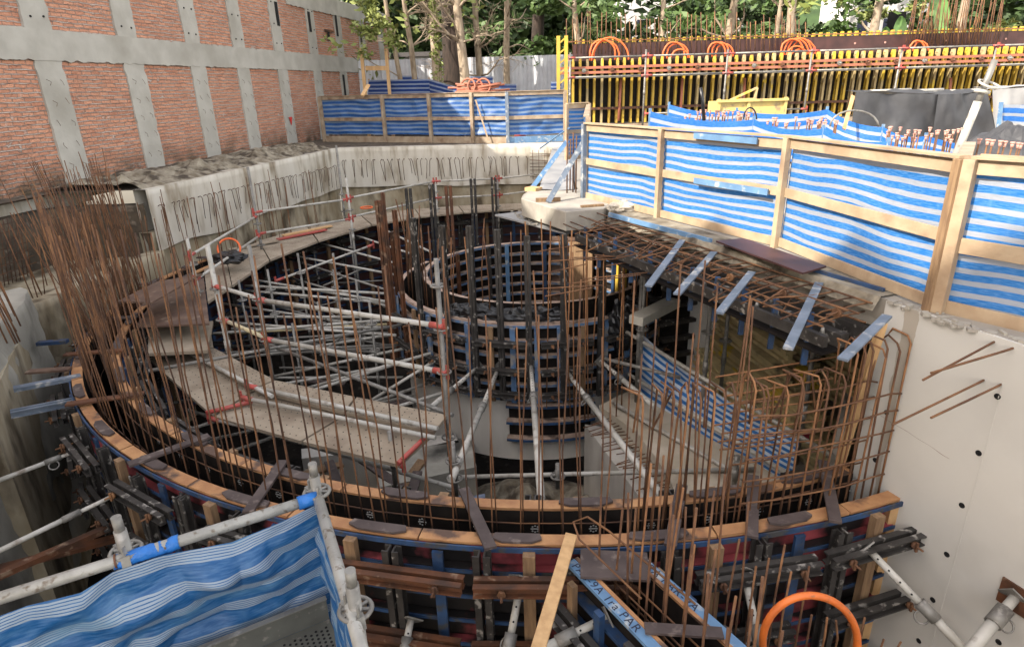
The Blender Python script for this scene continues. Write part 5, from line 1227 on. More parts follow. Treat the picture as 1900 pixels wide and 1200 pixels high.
for k in range(8): mb.tube([V(.75,21.44,-.3-.11*k), V(1.75,21.40,-.3-.11*k+rn.gauss(0,.02))], .009, 5)
for k in range(5): mb.tube([V(.85+.2*k,21.40,-.2), V(.85+.2*k,21.40,-1.15)], .009, 5)
tag(mb.build('bar_mat', M['rust_dark']), 'small rusty bar mat fixed on the right end of the far pit wall', 'bar mat')
for k, (u0, u1) in enumerate(((-10.2,-9.6),(-9.6,-8.9),(-8.9,-8.1))):
    mb = MB(); y0 = 9.6+k*1.2
    for i in range(12): mb.tube([V(-9.9+k*.55, y0+i*.1, -1.4), V(-9.75+k*.55, y0+.05+i*.1, -.2)], .008, 5)
    for i in range(8): mb.tube([V(-9.86+k*.55, y0, -1.3+.14*i), V(-9.8+k*.55, y0+1.2, -1.3+.14*i)], .008, 5)
    tag(mb.build('bar_mat', M['rust_dark']), 'rusty welded bar mat against the dug-out earth face, '+('left','middle','right')[k]+' one', 'bar mat')
# emit: the 300 bars that show largest as individuals, the rest as one
def vis(e):
    pts, r = e[0], e[1]; q = [pr(p) for p in pts]; L = sum(math.hypot(b[0]-a[0], b[1]-a[1]) for a, b in zip(q, q[1:])); d = (pts[0]-V(0,0,CZ)).length; return L*r*F/d
REB.sort(key=vis, reverse=True)
REB_N = 300
for pts, r, m_, l_, g_ in REB[:REB_N]: tag(MB().tube(pts, r, 6).build('rebar', M[m_]), l_, 'rebar', g_)
mb = MB()
for pts, r, m_, l_, g_ in REB[REB_N:]: mb.tube(pts, r, 5)
tag(mb.build('rebar_mass', M['rust']), 'the many smaller and farther rusty bars of the site', 'rebar', kind='stuff')

# ================================================================== DECK EDGE STRIP, PAD, BRACES
t = thing('edge_formwork', (E0+E1)/2+V(0,0,-.4), 'dark formwork strip hanging along the deck edge under the rebar fringe, with steel cones', 'formwork')
for o_, z, w_, h_, m_ in ((.10,-.30,.08,.12,'dark_steel'),(.34,-.33,.10,.12,'dark_steel'),(.56,-.30,.05,.10,'dark_steel')):
    MB().bar(E0+en*o_+V(0,0,z), E1+en*o_+V(0,0,z), w_, h_).build('waler', M[m_], t)
mb = MB(); mb.frame_box(E0+V(0,0,-.42)+en*.02, ed*EL_, en*.58, V(0,0,.02)); mb.build('soffit_ply', M['ply_black'], t)
for k in range(17):
    p = E0+ed*(EL_*(k+.5)/17)+en*.46+V(0,0,-.30); MB().tube([p, p+V(0,0,.07)], .028, 8, True, .012).build('steel_cone', M['galv'], t)
for k in range(11):
    p = E0+ed*(EL_*(k+.4)/11)+en*.5; MB().bar(p+V(0,0,-.62), p+V(0,0,-.12), .05, .03).build('stud', M['blue_steel'], t)
for i, (a_, b_) in enumerate((((1266,446),(1203,531)),((1325,468),(1256,546)),((1395,505),(1334,581)),((1520,525),(1462,647)),((1646,586),(1563,667)))):
    z0 = -.0; p = P(*a_, -.03); q = P(*b_, -.14); tag(MB().bar(p, q, .075, .02).build('steel_flat', M['blue_grey']), ('first','second','third','fourth','fifth')[i]+' blue-grey steel flat laid across the deck edge bars, counted from the concrete pad', 'steel flat', 'steel flats across the deck edge')
for i, (x, y) in enumerate(((1355,515),(1453,545),(1553,580))):
    p = P(x,y,-.1); mb = MB(); mb.disc(p,.045,.03,en,8); mb.tube([p-en*.1,p+en*.12],.01,6); tag(mb.build('tie_nut', M['rust']), 'rusty wing nut on a tie bar in the deck edge strip, '+('left','middle','right')[i]+' one', 'tie nut')
tag(prism([xy(P(1328,455,.03)), xy(P(1378,450,.03)), xy(P(1532,503,.03)), xy(P(1488,516,.03))], .065, .083, 'plywood_sheet', M['ply_brown']), 'brown film plywood sheet lying over the deck edge bars below the near fence', 'plywood')
tag(MB().bar(P(1130,398,.02), P(1320,448,.02), .03,.06).build('edge_angle', M['blue_light']), 'light blue steel angle along the deck edge next to the pad', 'edge angle')
tag(MB().bar(P(1345,455,.02), P(1640,540,.02), .03,.05).build('edge_angle', M['blue_steel']), 'blue steel angle along the deck edge toward the cast wall', 'edge angle')
mb = MB(); nE = 60
for i in range(nE+1):
    s_ = EL_*i/nE; p = E0+ed*s_; mb.v += [p-en*.38+V(0,0,.012), p-en*(.02+.05*noise.noise(V(s_*3,0,0)))+V(0,0,.012+.02*noise.noise(V(s_*5,3,0))), p+en*.06+V(0,0,-.10+.03*noise.noise(V(s_*4,8,0)))]
for i in range(nE):
    for j in (0,1): k = i*3+j; mb.face((k,k+1,k+4,k+3))
tag(mb.build('broken_edge', M['rubble']), 'rough broken concrete and rust-stained dirt along the deck edge', 'rubble')
# concrete pad
pd = [P(970,362,.02), P(967,369,.02), P(1049,394,.02), P(1122,388,.02), P(1138,372,.02), P(1080,352,.02), P(985,352,.02)]
pad = prism([xy(p) for p in pd], -.27, .03, 'concrete_pad', M['pad'], bevel=.012); tag(pad, 'pale sunlit concrete pad jutting over the pit at the head of the near fence', 'concrete pad')
pl = prism([xy(P(918,398,-.33)), xy(P(1000,388,-.33)), xy(P(1110,415,-.33)), xy(P(1050,432,-.33))], -.36, -.33, 'plywood_sheet', M['grey_tarp']); tag(pl, 'grey plywood sheet strewn with concrete crumbs under the pad', 'plywood')
for k in range(46):
    p = P(rn.uniform(945,1060), rn.uniform(394,422), -.325); 
    o = crumple('crumb', p+V(0,0,.01), rn.uniform(.02,.05), rn.uniform(.02,.05), .015, M['pad'], k*1.1) if k < 0 else None
mb = MB()
for k in range(150):
    u, v_ = rn.random(), rn.random(); p = P(945+u*110+v_*30, 392+v_*28+ (u-.5)*6, -.326); mb.box(p+V(0,0,.008), rn.uniform(.02,.07), rn.uniform(.02,.05), .016, rn.uniform(0,3))
tag(mb.build('concrete_crumbs', M['pad']), 'pale concrete crumbs scattered on the grey plywood under the pad', 'crumbs', kind='stuff')
tag(MB().bar(P(1017,375,.05), P(1094,244,1.05), .085,.04,(0,-1,.4)).build('steel_brace', M['blue_grey']), 'thick blue-grey brace from the pad up to the first post of the near fence', 'brace')
tag(MB().bar(P(985,352,.0), P(1052,262,.75), .085,.03,(0,-1,.4)).build('steel_brace', M['blue_light']), 'pale blue brace left of the starter bars, leaning against the fence corner', 'brace')
tag(MB().bar(P(1003,278,.0)+V(0,0,.05), P(1055,238,.8), .07,.03,(0,-1,.4)).build('steel_brace', M['blue_light']), 'far pale blue brace at the right end of the far fence', 'brace')
mb = MB(); p = P(1017,374,.03); mb.bar(p-V(.2,0,-.03), p+V(.2,0,.03), .07,.06); tag(mb.build('wood_block', M['timber_post']), 'wooden block wedged at the foot of the thick brace', 'block')
tag(MB().bar(P(1078,383,.05), P(1120,380,.05), .06,.03).build('wood_strip', M['timber_post']), 'dark wood strip on the right of the concrete pad', 'strip')
tag(MB().bar(P(980,350,.05), P(1000,352,.05), .2,.07).build('wood_block', M['plank']), 'orange wood block under the pale blue brace', 'block')
tag(crumple('cloth', P(1155,385,.06), .22,.14,.10, M['white_cloth'], 8.2), 'crumpled dirty white cloth at the foot of the near fence', 'cloth')
tag(sheet('grey_sheet', P(1025,275,.06), P(1062,270,.06), P(1000,352,.045), P(1065,352,.045), M['grey_tarp'], amp=.03, seed=3), 'grey sheet spread behind the concrete pad', 'sheet')
# ================================================================== TIMBER AND TARP FENCES
def fence(pts, h, label, tm, post=.07, rails=((1.0,.10),(.52,.10),(.06,.10)), mats=None, tarp=(.06,.92), amp=.02, seed=0, side=1, skew=None, top=True, sag=.0, toff=.05, nv=16, blue=(), dark=()):
    """framed timber fence with striped tarp panels; posts on the viewer's side of the tarp"""
    t = thing('timber_fence', pts[0], label, 'fence')
    for i, p in enumerate(pts):
        d = (pts[min(i+1,len(pts)-1)]-pts[max(i-1,0)]).normalized(); n_ = V(d.y,-d.x,0)*side
        MB().bar(p+n_*.03, p+n_*.03+V(0,0,h), post, post*.9, d).build('post', M['blue_grey' if i in blue else 'timber_post' if i in dark else (mats or 'pine')], t, bevel=.003)
    for i in range(len(pts)-1):
        a, b = pts[i], pts[i+1]; d = (b-a).normalized(); n_ = V(d.y,-d.x,0)*side
        for k, (z, hh) in enumerate(rails):
            zz = h*z-(.06 if z == 1.0 else 0); j = .01*((i+k) % 2)
            MB().bar(a+d*.04+n_*(.0+.0*j)+V(0,0,zz), b-d*.04+n_*.0+V(0,0,zz-j), .025, hh, (0,0,1)).build('rail', M['blue_light' if (i in blue and k == 2 and i) else (mats or 'pine')], t, bevel=.002)
        if top: MB().bar(a+n_*.0+V(0,0,h+.012), b+V(0,0,h+.012), .10, .024).build('top_board', M[mats or 'pine'], t, bevel=.002)
        z0, z1 = tarp; o_ = -n_*toff
        sheet('tarp_panel', a+o_+V(0,0,h*z1), b+o_+V(0,0,h*z1), a+o_+V(0,0,h*z0), b+o_+V(0,0,h*z0), tm, t, nu=36, nv=nv, amp=amp, seed=seed+i, v0=rn.uniform(0,.1), sag=sag, hfold=.05 if amp > .012 else .032)
    return t
N0, N1, N2, N3 = P(1085,370,0), P(1222,405,0), P(1441,459,0), P(1727,576,0)
nf = fence([N0,N1,N2,N3], 1.2, 'sunlit pine-framed fence with blue-white striped tarp along the deck edge above the pit', M['tarp_fence'], amp=.014, seed=30, side=1, post=.075, dark=(3,), blue=(0,))
for k, (a_, b_, l_) in enumerate((((1288,252),(1405,262),'top'),((1288,335),(1425,357),'middle'))):
    da = N1.lerp(N2,.3); fz = [None,None]
    nn = V((N2-N1).normalized().y, -(N2-N1).normalized().x, 0)
    pp = []
    for px, py in (a_, b_):
        d = ray(px,py); o = V(0,0,CZ); kk = ((N1+nn*.05)-o).dot(nn)/d.dot(nn); pp.append(o+d*kk)
    MB().bar(pp[0], pp[1], .02, .07).build('blue_strip', M['blue_light'], nf)
N4 = N3+V(.36,-.52,0).normalized()*1.55; N3b = N3+V(.05,-.03,0)
fence([N3b, N4], 1.2, 'fence frame at the right edge standing on the cast wall, tilted slightly out of line', M['tarp_fence'], amp=.014, seed=41, mats='pine', post=.09, rails=((.97,.15),(.46,.12),(.02,.16)))
ND = V(5.1,6.6,0)
mb = MB(); mb.bar(N3+V(0,0,1.2), N3+(V(1.9,2.6,0)).normalized()*1.3+V(0,0,1.2), .09,.03); mb.bar(N3+V(1.9,2.6,0).normalized()*1.3, N3+V(1.9,2.6,0).normalized()*1.3+V(0,0,1.2), .07,.07); tag(mb.build('fence_stay', M['pine_grey']), 'weathered board running back from the big fence post to the right', 'timber')
# far fence
FP = [P(604,263,0), P(713,266,0), P(799,267,0), P(878,267,0), P(943,266,0), P(1048,262,0)]
line0, line1 = FP[0], FP[4]
for i in (1,2,3): FP[i] = line0.lerp(line1, (FP[i].x-line0.x)/(line1.x-line0.x))
t = fence(FP, 1.62, 'long striped tarp fence with pine frames across the far side of the pit', M['tarp_far'], amp=.045, seed=50, rails=((1.0,.12),(.5,.12),(.06,.22)), mats='pine_grey', tarp=(.16,.93), post=.12, blue=(4,), nv=18)
tag(MB().bar(FP[3].lerp(FP[4],.1)+V(.02,-.12,1.4), FP[3].lerp(FP[4],.4)+V(.05,-.2,.1), .05,.02,(0,1,0)).build('thin_lath', M['pine']), 'thin lath leaning on the far fence', 'lath')
cone = thing('bucket', P(965,256,0), 'small faded red bucket upside down behind the far fence gap', 'bucket')
MB().tube([P(965,256,0), P(965,256,0)+V(0,0,.38)], .24, 14, True, .15).build('body', M['redend'], cone)
# return piece between far fence and near fence
RA, RB = P(1053,262,0), P(1088,300,0)
fence([P(1050,300,0)+V(0,0,0), P(1090,296,0)], 1.35, 'small corner fence frame with striped tarp at the head of the near fence', M['tarp_fence'], amp=.01, seed=60, post=.08)
fence([P(1090,296,0), P(1086,368,0)], 1.3, 'short striped fence run going back from the first post of the near fence', M['tarp_fence'], amp=.01, seed=61, post=.08, mats='pine_grey', side=-1)

# ================================================================== YELLOW WALL FORMWORK AT THE BACK
def zY(py, px=1400, Y=YW): return ypt(px, py, Y).z
xL, xR = ypt(1056,150).x, ypt(2060,150).x
zb, zt = .40, ypt(1400,101).z
yw = thing('wall_formwork', (xL,YW,zb), 'long wall formwork of yellow timber beams on dark plywood with orange steel walers', 'formwork')
MB().box(((xL+xR)/2, YW+.14, (zb+zt)/2), xR-xL, .04, zt-zb-.1).build('plywood', M['ply_black'], yw)
nB = 74
for k in range(nB):
    x = xL+.12+(xR-xL-.2)*k/(nB-1)+rn.gauss(0,.01); z0_ = zb+.03; z1_ = zt+rn.uniform(-.02,.06)
    m_ = M['yellow'] if rn.random() < .5 else M['yellow_pale']
    mb = MB(); w_ = .055; hd = .10
    for (yy, w2, d2) in ((YW-.05, .075, .04), (YW+.03, .035, .10), (YW+.10, .075, .04)):
        mb.box((x, yy, (z0_+z1_-.12)/2), w2, d2, z1_-.12-z0_)
    # notched tip
    n0 = len(mb.v)
    for yy in (YW-.07, YW+.12): mb.v += [V(x-.037,yy,z1_-.12), V(x+.037,yy,z1_-.12), V(x+.018,yy,z1_), V(x-.018,yy,z1_)]
    for q in ((0,1,2,3),(7,6,5,4),(0,4,5,1),(1,5,6,2),(2,6,7,3),(3,7,4,0)): mb.face([n0+i for i in q])
    mb.build('timber_beam', m_, yw)
for z in (zY(117), zY(126)): MB().box(((xL+xR)/2-.2, YW-.13, z), xR-xL+.5, .06, .085).build('waler', M['waler_red'], yw)
for z in (.95,): MB().box(((xL+xR)/2, YW-.13, z), xR-xL, .06, .085).build('waler', M['rust_steel'], yw)
for k in range(22):
    x = xL+.5+k*1.0; mb = MB(); mb.disc((x,YW-.2,zY(122)), .075,.06,(0,1,0),8); mb.tube([V(x,YW-.35,zY(122)),V(x,YW,zY(122))],.025,6); mb.build('tie_nut', M['rust_steel' if k % 3 else 'galv'], yw)
MB().box(((xL+xR)/2, YW-.1, zb-.06), xR-xL, .3, .12).build('sill_beam', M['pine_grey'], yw)
# rear form, its dark film face turned to us
yb = thing('rear_wall_formwork', (xL,YW+.9,zb), 'rear wall form showing a dark red-brown film face with yellow beam tips along its top', 'formwork')
zt2 = ypt(1400,67,YW+.9).z
MB().box(((xL+xR)/2+.2, YW+.9, (zb+zt2)/2), xR-xL, .04, zt2-zb-.18).build('film_face', M['ply_brown'], yb)
MB().box(((xL+xR)/2+.2, YW+.84, zt2-.02), xR-xL+.5, .03, .04).build('top_bar', M['rust_bright'], yb)
for k in range(88):
    x = xL+.35+k*.262; n0 = 0; mb = MB(); z_ = zt2-.08+rn.uniform(-.02,.02)
    if x > xR: break
    mb.v = [V(x-.06,YW+.93,z_-.12), V(x+.06,YW+.93,z_-.12), V(x+.03,YW+.93,z_+.13), V(x-.03,YW+.93,z_+.13), V(x-.06,YW+1.08,z_-.12), V(x+.06,YW+1.08,z_-.12), V(x+.03,YW+1.08,z_+.13), V(x-.03,YW+1.08,z_+.13)]
    for q in ((0,1,2,3),(7,6,5,4),(0,4,5,1),(1,5,6,2),(2,6,7,3),(3,7,4,0)): mb.face(q)
    mb.build('beam_tip', M['yellow'], yb)
for k in range(14):     # white tie cones on the film face, right part
    mb = MB(); mb.disc((xL+10.5+k*.55, YW+.87, zt2-.35-(k % 2)*.22), .035, .02, (0,1,0), 8); mb.build('tie_mark', M['cap_pink'], yb)
# yellow end post with truss holes
t = thing('yellow_truss_beam', (xL-.35,YW-.5,.3), 'bright yellow lattice formwork beam standing at the left end of the wall form', 'beam')
x = PY(1036,120,YW-.5).x; x2 = PY(1046,120,YW-.5).x; z0_, z1_ = .45, PY(1040,67,YW-.5).z
MB().box((x,YW-.5,(z0_+z1_)/2), .12,.08,z1_-z0_).build('chord', M['yellow'], t); MB().box((x2+.08,YW-.5,(z0_+z1_)/2), .12,.08,z1_-z0_).build('chord', M['yellow'], t)
for k in range(9):
    zz = z0_+.15+(z1_-z0_-.3)*k/8; MB().bar((x,YW-.5,zz-.1),(x2+.08,YW-.5,zz+.1),.05,.06,(0,1,0)).build('brace', M['yellow'], t)
# access scaffold in front of the wall
YS = YW-1.0
cols = (1057,1200,1350,1504,1668,1840,2000)
zr = [PY(1400,y,YS).z for y in (98,134,205)]
for k, px in enumerate(cols):
    x = PY(px-(4 if k else 0),140,YS).x; top = PY(px,92 if k else 98,YS).z
    standard(x, YS, .1, top, 'grey access scaffold post in front of the yellow formwork, '+('first','second','three','four','five','six','seven')[k]+' from the left', [zr[0],zr[1]], 'galv', .033, (.02,0))
for j, (nm, z) in enumerate(zip(('upper','middle','lowest'), zr)):
    for k in range(len(cols)-1):
        if j == 2 and k not in (1,2): continue
        xa, xb = PY(cols[k],140,YS).x, PY(cols[k+1],140,YS).x
        ledger((xa+.03,YS,z), (xb-.03,YS,z), nm+' scaffold rail before the yellow formwork, bay '+('one','two','three','four','five','six')[k]+' from the left', 'galv', .03, 3, name='scaffold_rail')
for k in (0,1,2,3,4,5):
    xa, xb = PY(cols[k],140,YS).x, PY(cols[k+1],140,YS).x
    tag(MB().box(((xa+xb)/2, YS+.45, zr[1]-.02), xb-xa-.06, .75, .05).build('scaffold_deck', M['galv']), 'scaffold deck seen edge-on before the yellow formwork, bay '+('one','two','three','four','five','six')[k]+' from the left', 'scaffold deck')
for k, px in enumerate((1148,1262,1378,1760)):
    p = PY(px,225,YW-.3); q = PY(px+4,145,YW-.25); tag(MB().tube([p,q],.05,8).build('push_prop', M['waler_red']), 'faded red prop standing against the yellow beams, '+('leftmost','second from left','third from left','rightmost')[k], 'prop')
# orange hoses
hz = [(1118,92,24,2,'over the left end of the yellow formwork'),(1132,95,34,1,'sprawling right from the first bundle'),(1250,92,20,2,'hanging over the second scaffold bay'),(1262,100,18,1,'drooping below the second bundle'),(1330,88,16,3,'just right of the third scaffold post'),(1470,86,22,4,'big bundle before the dark film face'),(1478,100,20,2,'drooping to the waler from the big bundle'),(1702,80,14,2,'among the tall slanting starter bars')]
for i, (px, py, r_, n_, l_) in enumerate(hz):
    mb = MB()
    for k in range(n_):
        c = (px+k*7, py+rn.uniform(-3,3)); pts = []
        for j in range(13):
            a_ = PI*(1.05-1.1*j/12); pts.append(PY(c[0]+r_*math.cos(a_)+rn.uniform(-1,1), c[1]+12-(r_*1.15)*math.sin(a_)+(8 if j in (0,12) else 0), YW+.35+.05*k))
        mb.tube(pts, .03, 7)
    tag(mb.build('orange_hose', M['orange2']), 'orange ribbed hose loops '+l_, 'hose')

# ================================================================== THINGS ON THE DECK
def band(pxs, Y0, Y1, wdt, label, m, seed, posts=True):
    """sagging striped band strung between stakes; pxs = (px, py of top)"""
    t = thing('barrier_band', PY(pxs[0][0],pxs[0][1],Y0), label, 'barrier band')
    n = len(pxs)
    for i in range(n-1):
        ya = Y0+(Y1-Y0)*i/(n-1); yb_ = Y0+(Y1-Y0)*(i+1)/(n-1); a, b = PY(*pxs[i],ya), PY(*pxs[i+1],yb_)
        sheet('band', a, b, a-V(0,0,wdt), b-V(0,0,wdt), m, t, nu=20, nv=6, amp=.02, seed=seed+i, sag=.10, v0=.118)
    if posts:
        for i in range(n):
            a = PY(*pxs[i], Y0+(Y1-Y0)*i/(n-1)); MB().bar(V(a.x,a.y+.03,0), a+V(0,.03,.06), .05,.05).build('stake', M['blue_light'], t)
    return t
band([(1207,207),(1400,222),(1530,238),(1650,262)], 13.5, 11.5, .62, 'front blue-white striped band drooping in a long curve beyond the near fence', M['tarp_band'], 5)
band([(1242,194),(1368,205),(1536,203),(1640,236),(1720,252),(1890,270)], 17, 13, .55, 'rear blue-white striped band strung behind the capped bars', M['tarp_band'], 15)
tag(sheet('striped_sheet', P(1860,194,1.0) if False else PY(1860,194,15), PY(1935,196,15), PY(1860,228,15), PY(1935,232,15), M['tarp_band'], amp=.01, seed=8), 'upright striped sheet at the right edge above the grey cover', 'tarp')
tag(MB().bar(PY(1858,190,15), PY(1848,275,14.8), .07,.05,(0,1,0)).build('blue_stake', M['blue_light']), 'light blue stake holding the striped sheet at the right edge', 'stake')
# capped bars (pink mushrooms)
k = 0
def capped(px, py, Y, lab, grp):
    c = PY(px, py, Y); t = thing('capped_bar', V(c.x,c.y,0), lab, 'capped rebar', grp)
    MB().tube([V(c.x,c.y,0), c], .012, 5).build('bar', M['rust'], t)
    MB().tube([c-V(0,0,.05), c+V(0,0,.015)], .02, 8, True, .026).disc(c+V(0,0,.025), .033, .024).build('cap', M['cap_pink'], t)
for j in range(34): capped(1640+rn.uniform(0,150), 240+rn.uniform(-2,22)+j*.05, 12.5+rn.uniform(-.8,.8), 'rusty bar with a pinkish cap in the cluster left of the leaning post', 'capped bars left of the leaning post')
for j in range(8): capped(1820+j*11+rn.uniform(-4,4), 262+j*1.2, 9.5+rn.uniform(-.4,.4), 'rusty bar with a pinkish cap behind the right-edge fence', 'capped bars at the right edge')
for j in range(40): capped(1270+rn.uniform(0,135), 212+rn.uniform(-6,10), 15.5+rn.uniform(-.6,.6), 'small capped bar in the patch between the two striped bands, left', 'capped bars between the bands')
for j in range(26): capped(1410+rn.uniform(0,150), 224+rn.uniform(-4,8), 14.2+rn.uniform(-.5,.5), 'small capped bar in the patch between the two striped bands, right', 'capped bars between the bands, right')
# yellow skip
c = PY(1387,200,20); t = thing('concrete_skip', V(c.x,20,.4), 'pale yellow steel skip with a tilted frame on top, before the yellow formwork', 'skip')
xa, xb = PY(1325,195,20).x, PY(1446,195,20).x; z0_, z1_ = PY(1387,215,20).z, PY(1387,187,20).z
prism([(xa,19.6),(xb,19.6),(xb,20.6),(xa,20.6)], z0_-.9, z1_, 'tub', M['skip'], t)
for x in (xa,(xa+xb)/2-.1,xb): MB().box((x,19.57,(z0_+z1_)/2-.4), .09,.06,1.4).build('stiffener', M['skip'], t)
MB().box(((xa+xb)/2,19.56,z1_+.02), xb-xa+.12,.12,.07).build('rim', M['skip'], t)
a_, b_, c_ = PY(1355,186,19.8), PY(1405,163,19.8), PY(1400,184,19.8)
MB().bar(a_,b_,.06,.06).bar(b_,c_,.06,.06).bar(a_,c_,.06,.06).build('frame', M['yellow_pale'], t)
# black tarped pile
def covered(name, quad, Y0, dy, label, m, seed, parts=None):
    """tarp-covered stack: front, top and right side with folds"""
    tl, trr, br_, bl_ = [PY(x,y,Y0) for x,y in quad]; t = thing(name, (tl+br_)/2, label, 'covered stack')
    bk = V(.3,dy,0)
    sheet('front_cover', tl, trr, V(bl_.x,bl_.y-.15,0), V(br_.x,br_.y-.15,0), m, t, amp=.06, seed=seed, su=1.8, sv_=1)
    sheet('top_cover', tl+bk+V(0,0,.05), trr+bk+V(0,0,.05), tl, trr, m, t, amp=.04, seed=seed+1)
    sheet('side_cover', trr, trr+bk, V(br_.x,br_.y-.15,0), V(br_.x+.3,br_.y+dy,0), m, t, amp=.05, seed=seed+2, su=2.2, sv_=1, nu=16)
    return t
covered('tarp_covered_stack', ((1588,172),(1750,176),(1738,262),(1572,250)), 16.3, 1.2, 'stack under a dark grey-black tarp, left one of the two joined covers', M['black_tarp'], 3)
covered('tarp_covered_stack', ((1740,176),(1832,172),(1850,262),(1722,262)), 16.2, 1.2, 'stack under a dark grey-black tarp, right one with hanging folds', M['black_tarp'], 7)
covered('tarp_covered_stack', ((1842,166),(1960,160),(1960,240),(1846,236)), 17.5, 1.2, 'light grey covered stack at the right edge behind the leaning post', M['grey_tarp'], 13)
tag(heap('covered_heap', (PY(1890,240,12.5).x,12.5,0), 1.3,.9,.75, M['black_tarp'], 6.6, rough=.2), 'low heap under a grey-black cover at the right edge', 'heap')
for k, px in enumerate((1640,1700,1780)):
    a_ = PY(px,170,17.4); tag(MB().tube([a_-V(.7,0,0),a_+V(.7,0,.02)], .045,8).build('loose_tube', M['tube']), 'pale tube lying on top of the dark covers, '+('left','middle','right')[k]+' one', 'tube')
# leaning post
a_, b_ = PY(1778,278,9.5), PY(1846,112,9.5); t = thing('leaning_prop', a_, 'thick pale prop leaning right with a wire handle, before the dark covers', 'prop')
d_ = (b_-a_); MB().tube([a_-d_*.15, a_+d_*.55], .055, 12).build('outer_tube', M['tube'], t); MB().tube([a_+d_*.55, b_], .042, 12).build('inner_tube', M['galv'], t)
MB().disc(a_+d_*.66, .10,.04,d_,12).build('collar', M['tube'], t); MB().ring(a_+d_*.74+V(.02,-.05,0), .14,.016,d_+V(0,-.5,0),16).build('handle', M['tube'], t)
tag(MB().bar(PY(1583,178,15), PY(1566,240,14.5), .08,.03,(0,1,0)).build('timber_stake', M['plank']), 'orange timber stake left of the dark covered stack', 'stake')
mb = MB(); pts = [PY(1600+45*math.cos(PI*(1-k/10))-15, 235-30*math.sin(PI*k/10), 12) for k in range(11)]; mb.tube(pts,.018,6); tag(mb.build('grey_hose', M['galv']), 'thin grey hose arching over the rear striped band', 'hose')
mb = MB(); pts = [PY(1392+12*math.cos(PI*(1-k/10)), 222-22*math.sin(PI*k/10), 14) for k in range(11)]; mb.tube(pts,.016,6); tag(mb.build('black_hose', M['black_plastic']), 'thin black hose loop standing before the yellow skip', 'hose')
mb = MB(); mb.tube([PY(1306,225,15), PY(1304,190,15), PY(1300,163,15)], .04, 7); tag(mb.build('black_hose', M['black_plastic']), 'upright black hose left of the yellow skip', 'hose')
# behind the far fence
t = thing('striped_enclosure', P(740,178,0), 'dark blue striped tarp enclosure behind the far fence', 'tarp enclosure')
a_, b_, c_ = PY(684,149,27.5), PY(796,147,26.2), PY(858,165,24.5)
sheet('front_tarp', a_, b_, V(a_.x-.3,a_.y,.2), V(b_.x,b_.y,.2), M['tarp_dark'], t, amp=.02, seed=70)
sheet('side_tarp', b_, c_, V(b_.x,b_.y,.2), V(c_.x,c_.y,.2), M['tarp_dark'], t, amp=.02, seed=71)
for p in (a_, b_, c_): MB().bar(V(p.x,p.y+.05,0), p+V(0,.05,.05), .06,.06).build('stake', M['pine'], t)
for k, (x0,y0,x1,y1,Y) in enumerate(((872,142,914,175,27.5),(918,156,958,172,27),(1022,152,1042,170,25.5),(745,141,775,152,29))):
    a_, b_ = PY(x0,y0,Y), PY(x1,y0,Y); tag(sheet('striped_tarp', a_, b_, V(a_.x,Y,PY(x0,y1,Y).z), V(b_.x,Y,PY(x1,y1,Y).z), M['tarp_dark'], amp=.02, seed=80+k), 'dark striped tarp piece beyond the far fence, '+('tallest, beside the red pile','low, before the sheet fence','under the yellow lattice beam','small, behind the enclosure')[k], 'tarp')
t = thing('wooden_goalpost', PY(700,160,26.5), 'bare timber goalpost frame standing by the end of the brick facade', 'frame')
for px, py in ((676,90),(722,92)): a_ = PY(px,165,26.5); b_ = PY(px-6,py,26.5); MB().bar(V(a_.x,26.5,0), b_, .12,.1,(0,1,0)).build('post', M['plank'], t)
MB().bar(PY(678,127,26.45), PY(722,127,26.45), .05,.16).build('crossbar', M['plank'], t)
tag(MB().bar(PY(672,178,23.8), PY(684,158,24.5), .12,.05,(0,1,0)).build('pale_board', M['plank']), 'pale board leaning at the left of the striped enclosure', 'board')
# pile of red frames
t = thing('red_frame_pile', PY(885,168,24.5), 'tangled pile of orange-red steel frames on the ground behind the far fence', 'steel frames')
for k in range(16):
    c = PY(868+rn.uniform(0,38), 170-rn.uniform(0,14), 24.5); a_ = rn.uniform(-.5,.5); L = rn.uniform(.4,.9)
    MB().tube([c-V(L*math.cos(a_),0,L*.3*math.sin(a_)), c+V(L*math.cos(a_),rn.uniform(-.3,.3),L*.3*math.sin(a_))], .035,7).build('frame_bar', M['waler_red'], t)
for k in range(3): MB().ring(PY(868+14*k,161,24.5), .28,.035,(rn.uniform(-.3,.3),-1,.3)).build('frame_bend', M['waler_red'], t)
tag(MB().tube([PY(845,172,24.2),PY(905,174,24.0)],.05,7).build('red_tube', M['waler_red']), 'red tube lying in front of the frame pile', 'tube')
mb = MB(); mb.tube([PY(978,140,27)]+[PY(1010+32*math.cos(PI*(1-k/8)),140-32*math.sin(PI*k/8),27) for k in range(9)], .03, 6); tag(mb.build('black_hose', M['black_plastic']), 'big black hose arch against the white sheet fence', 'hose')

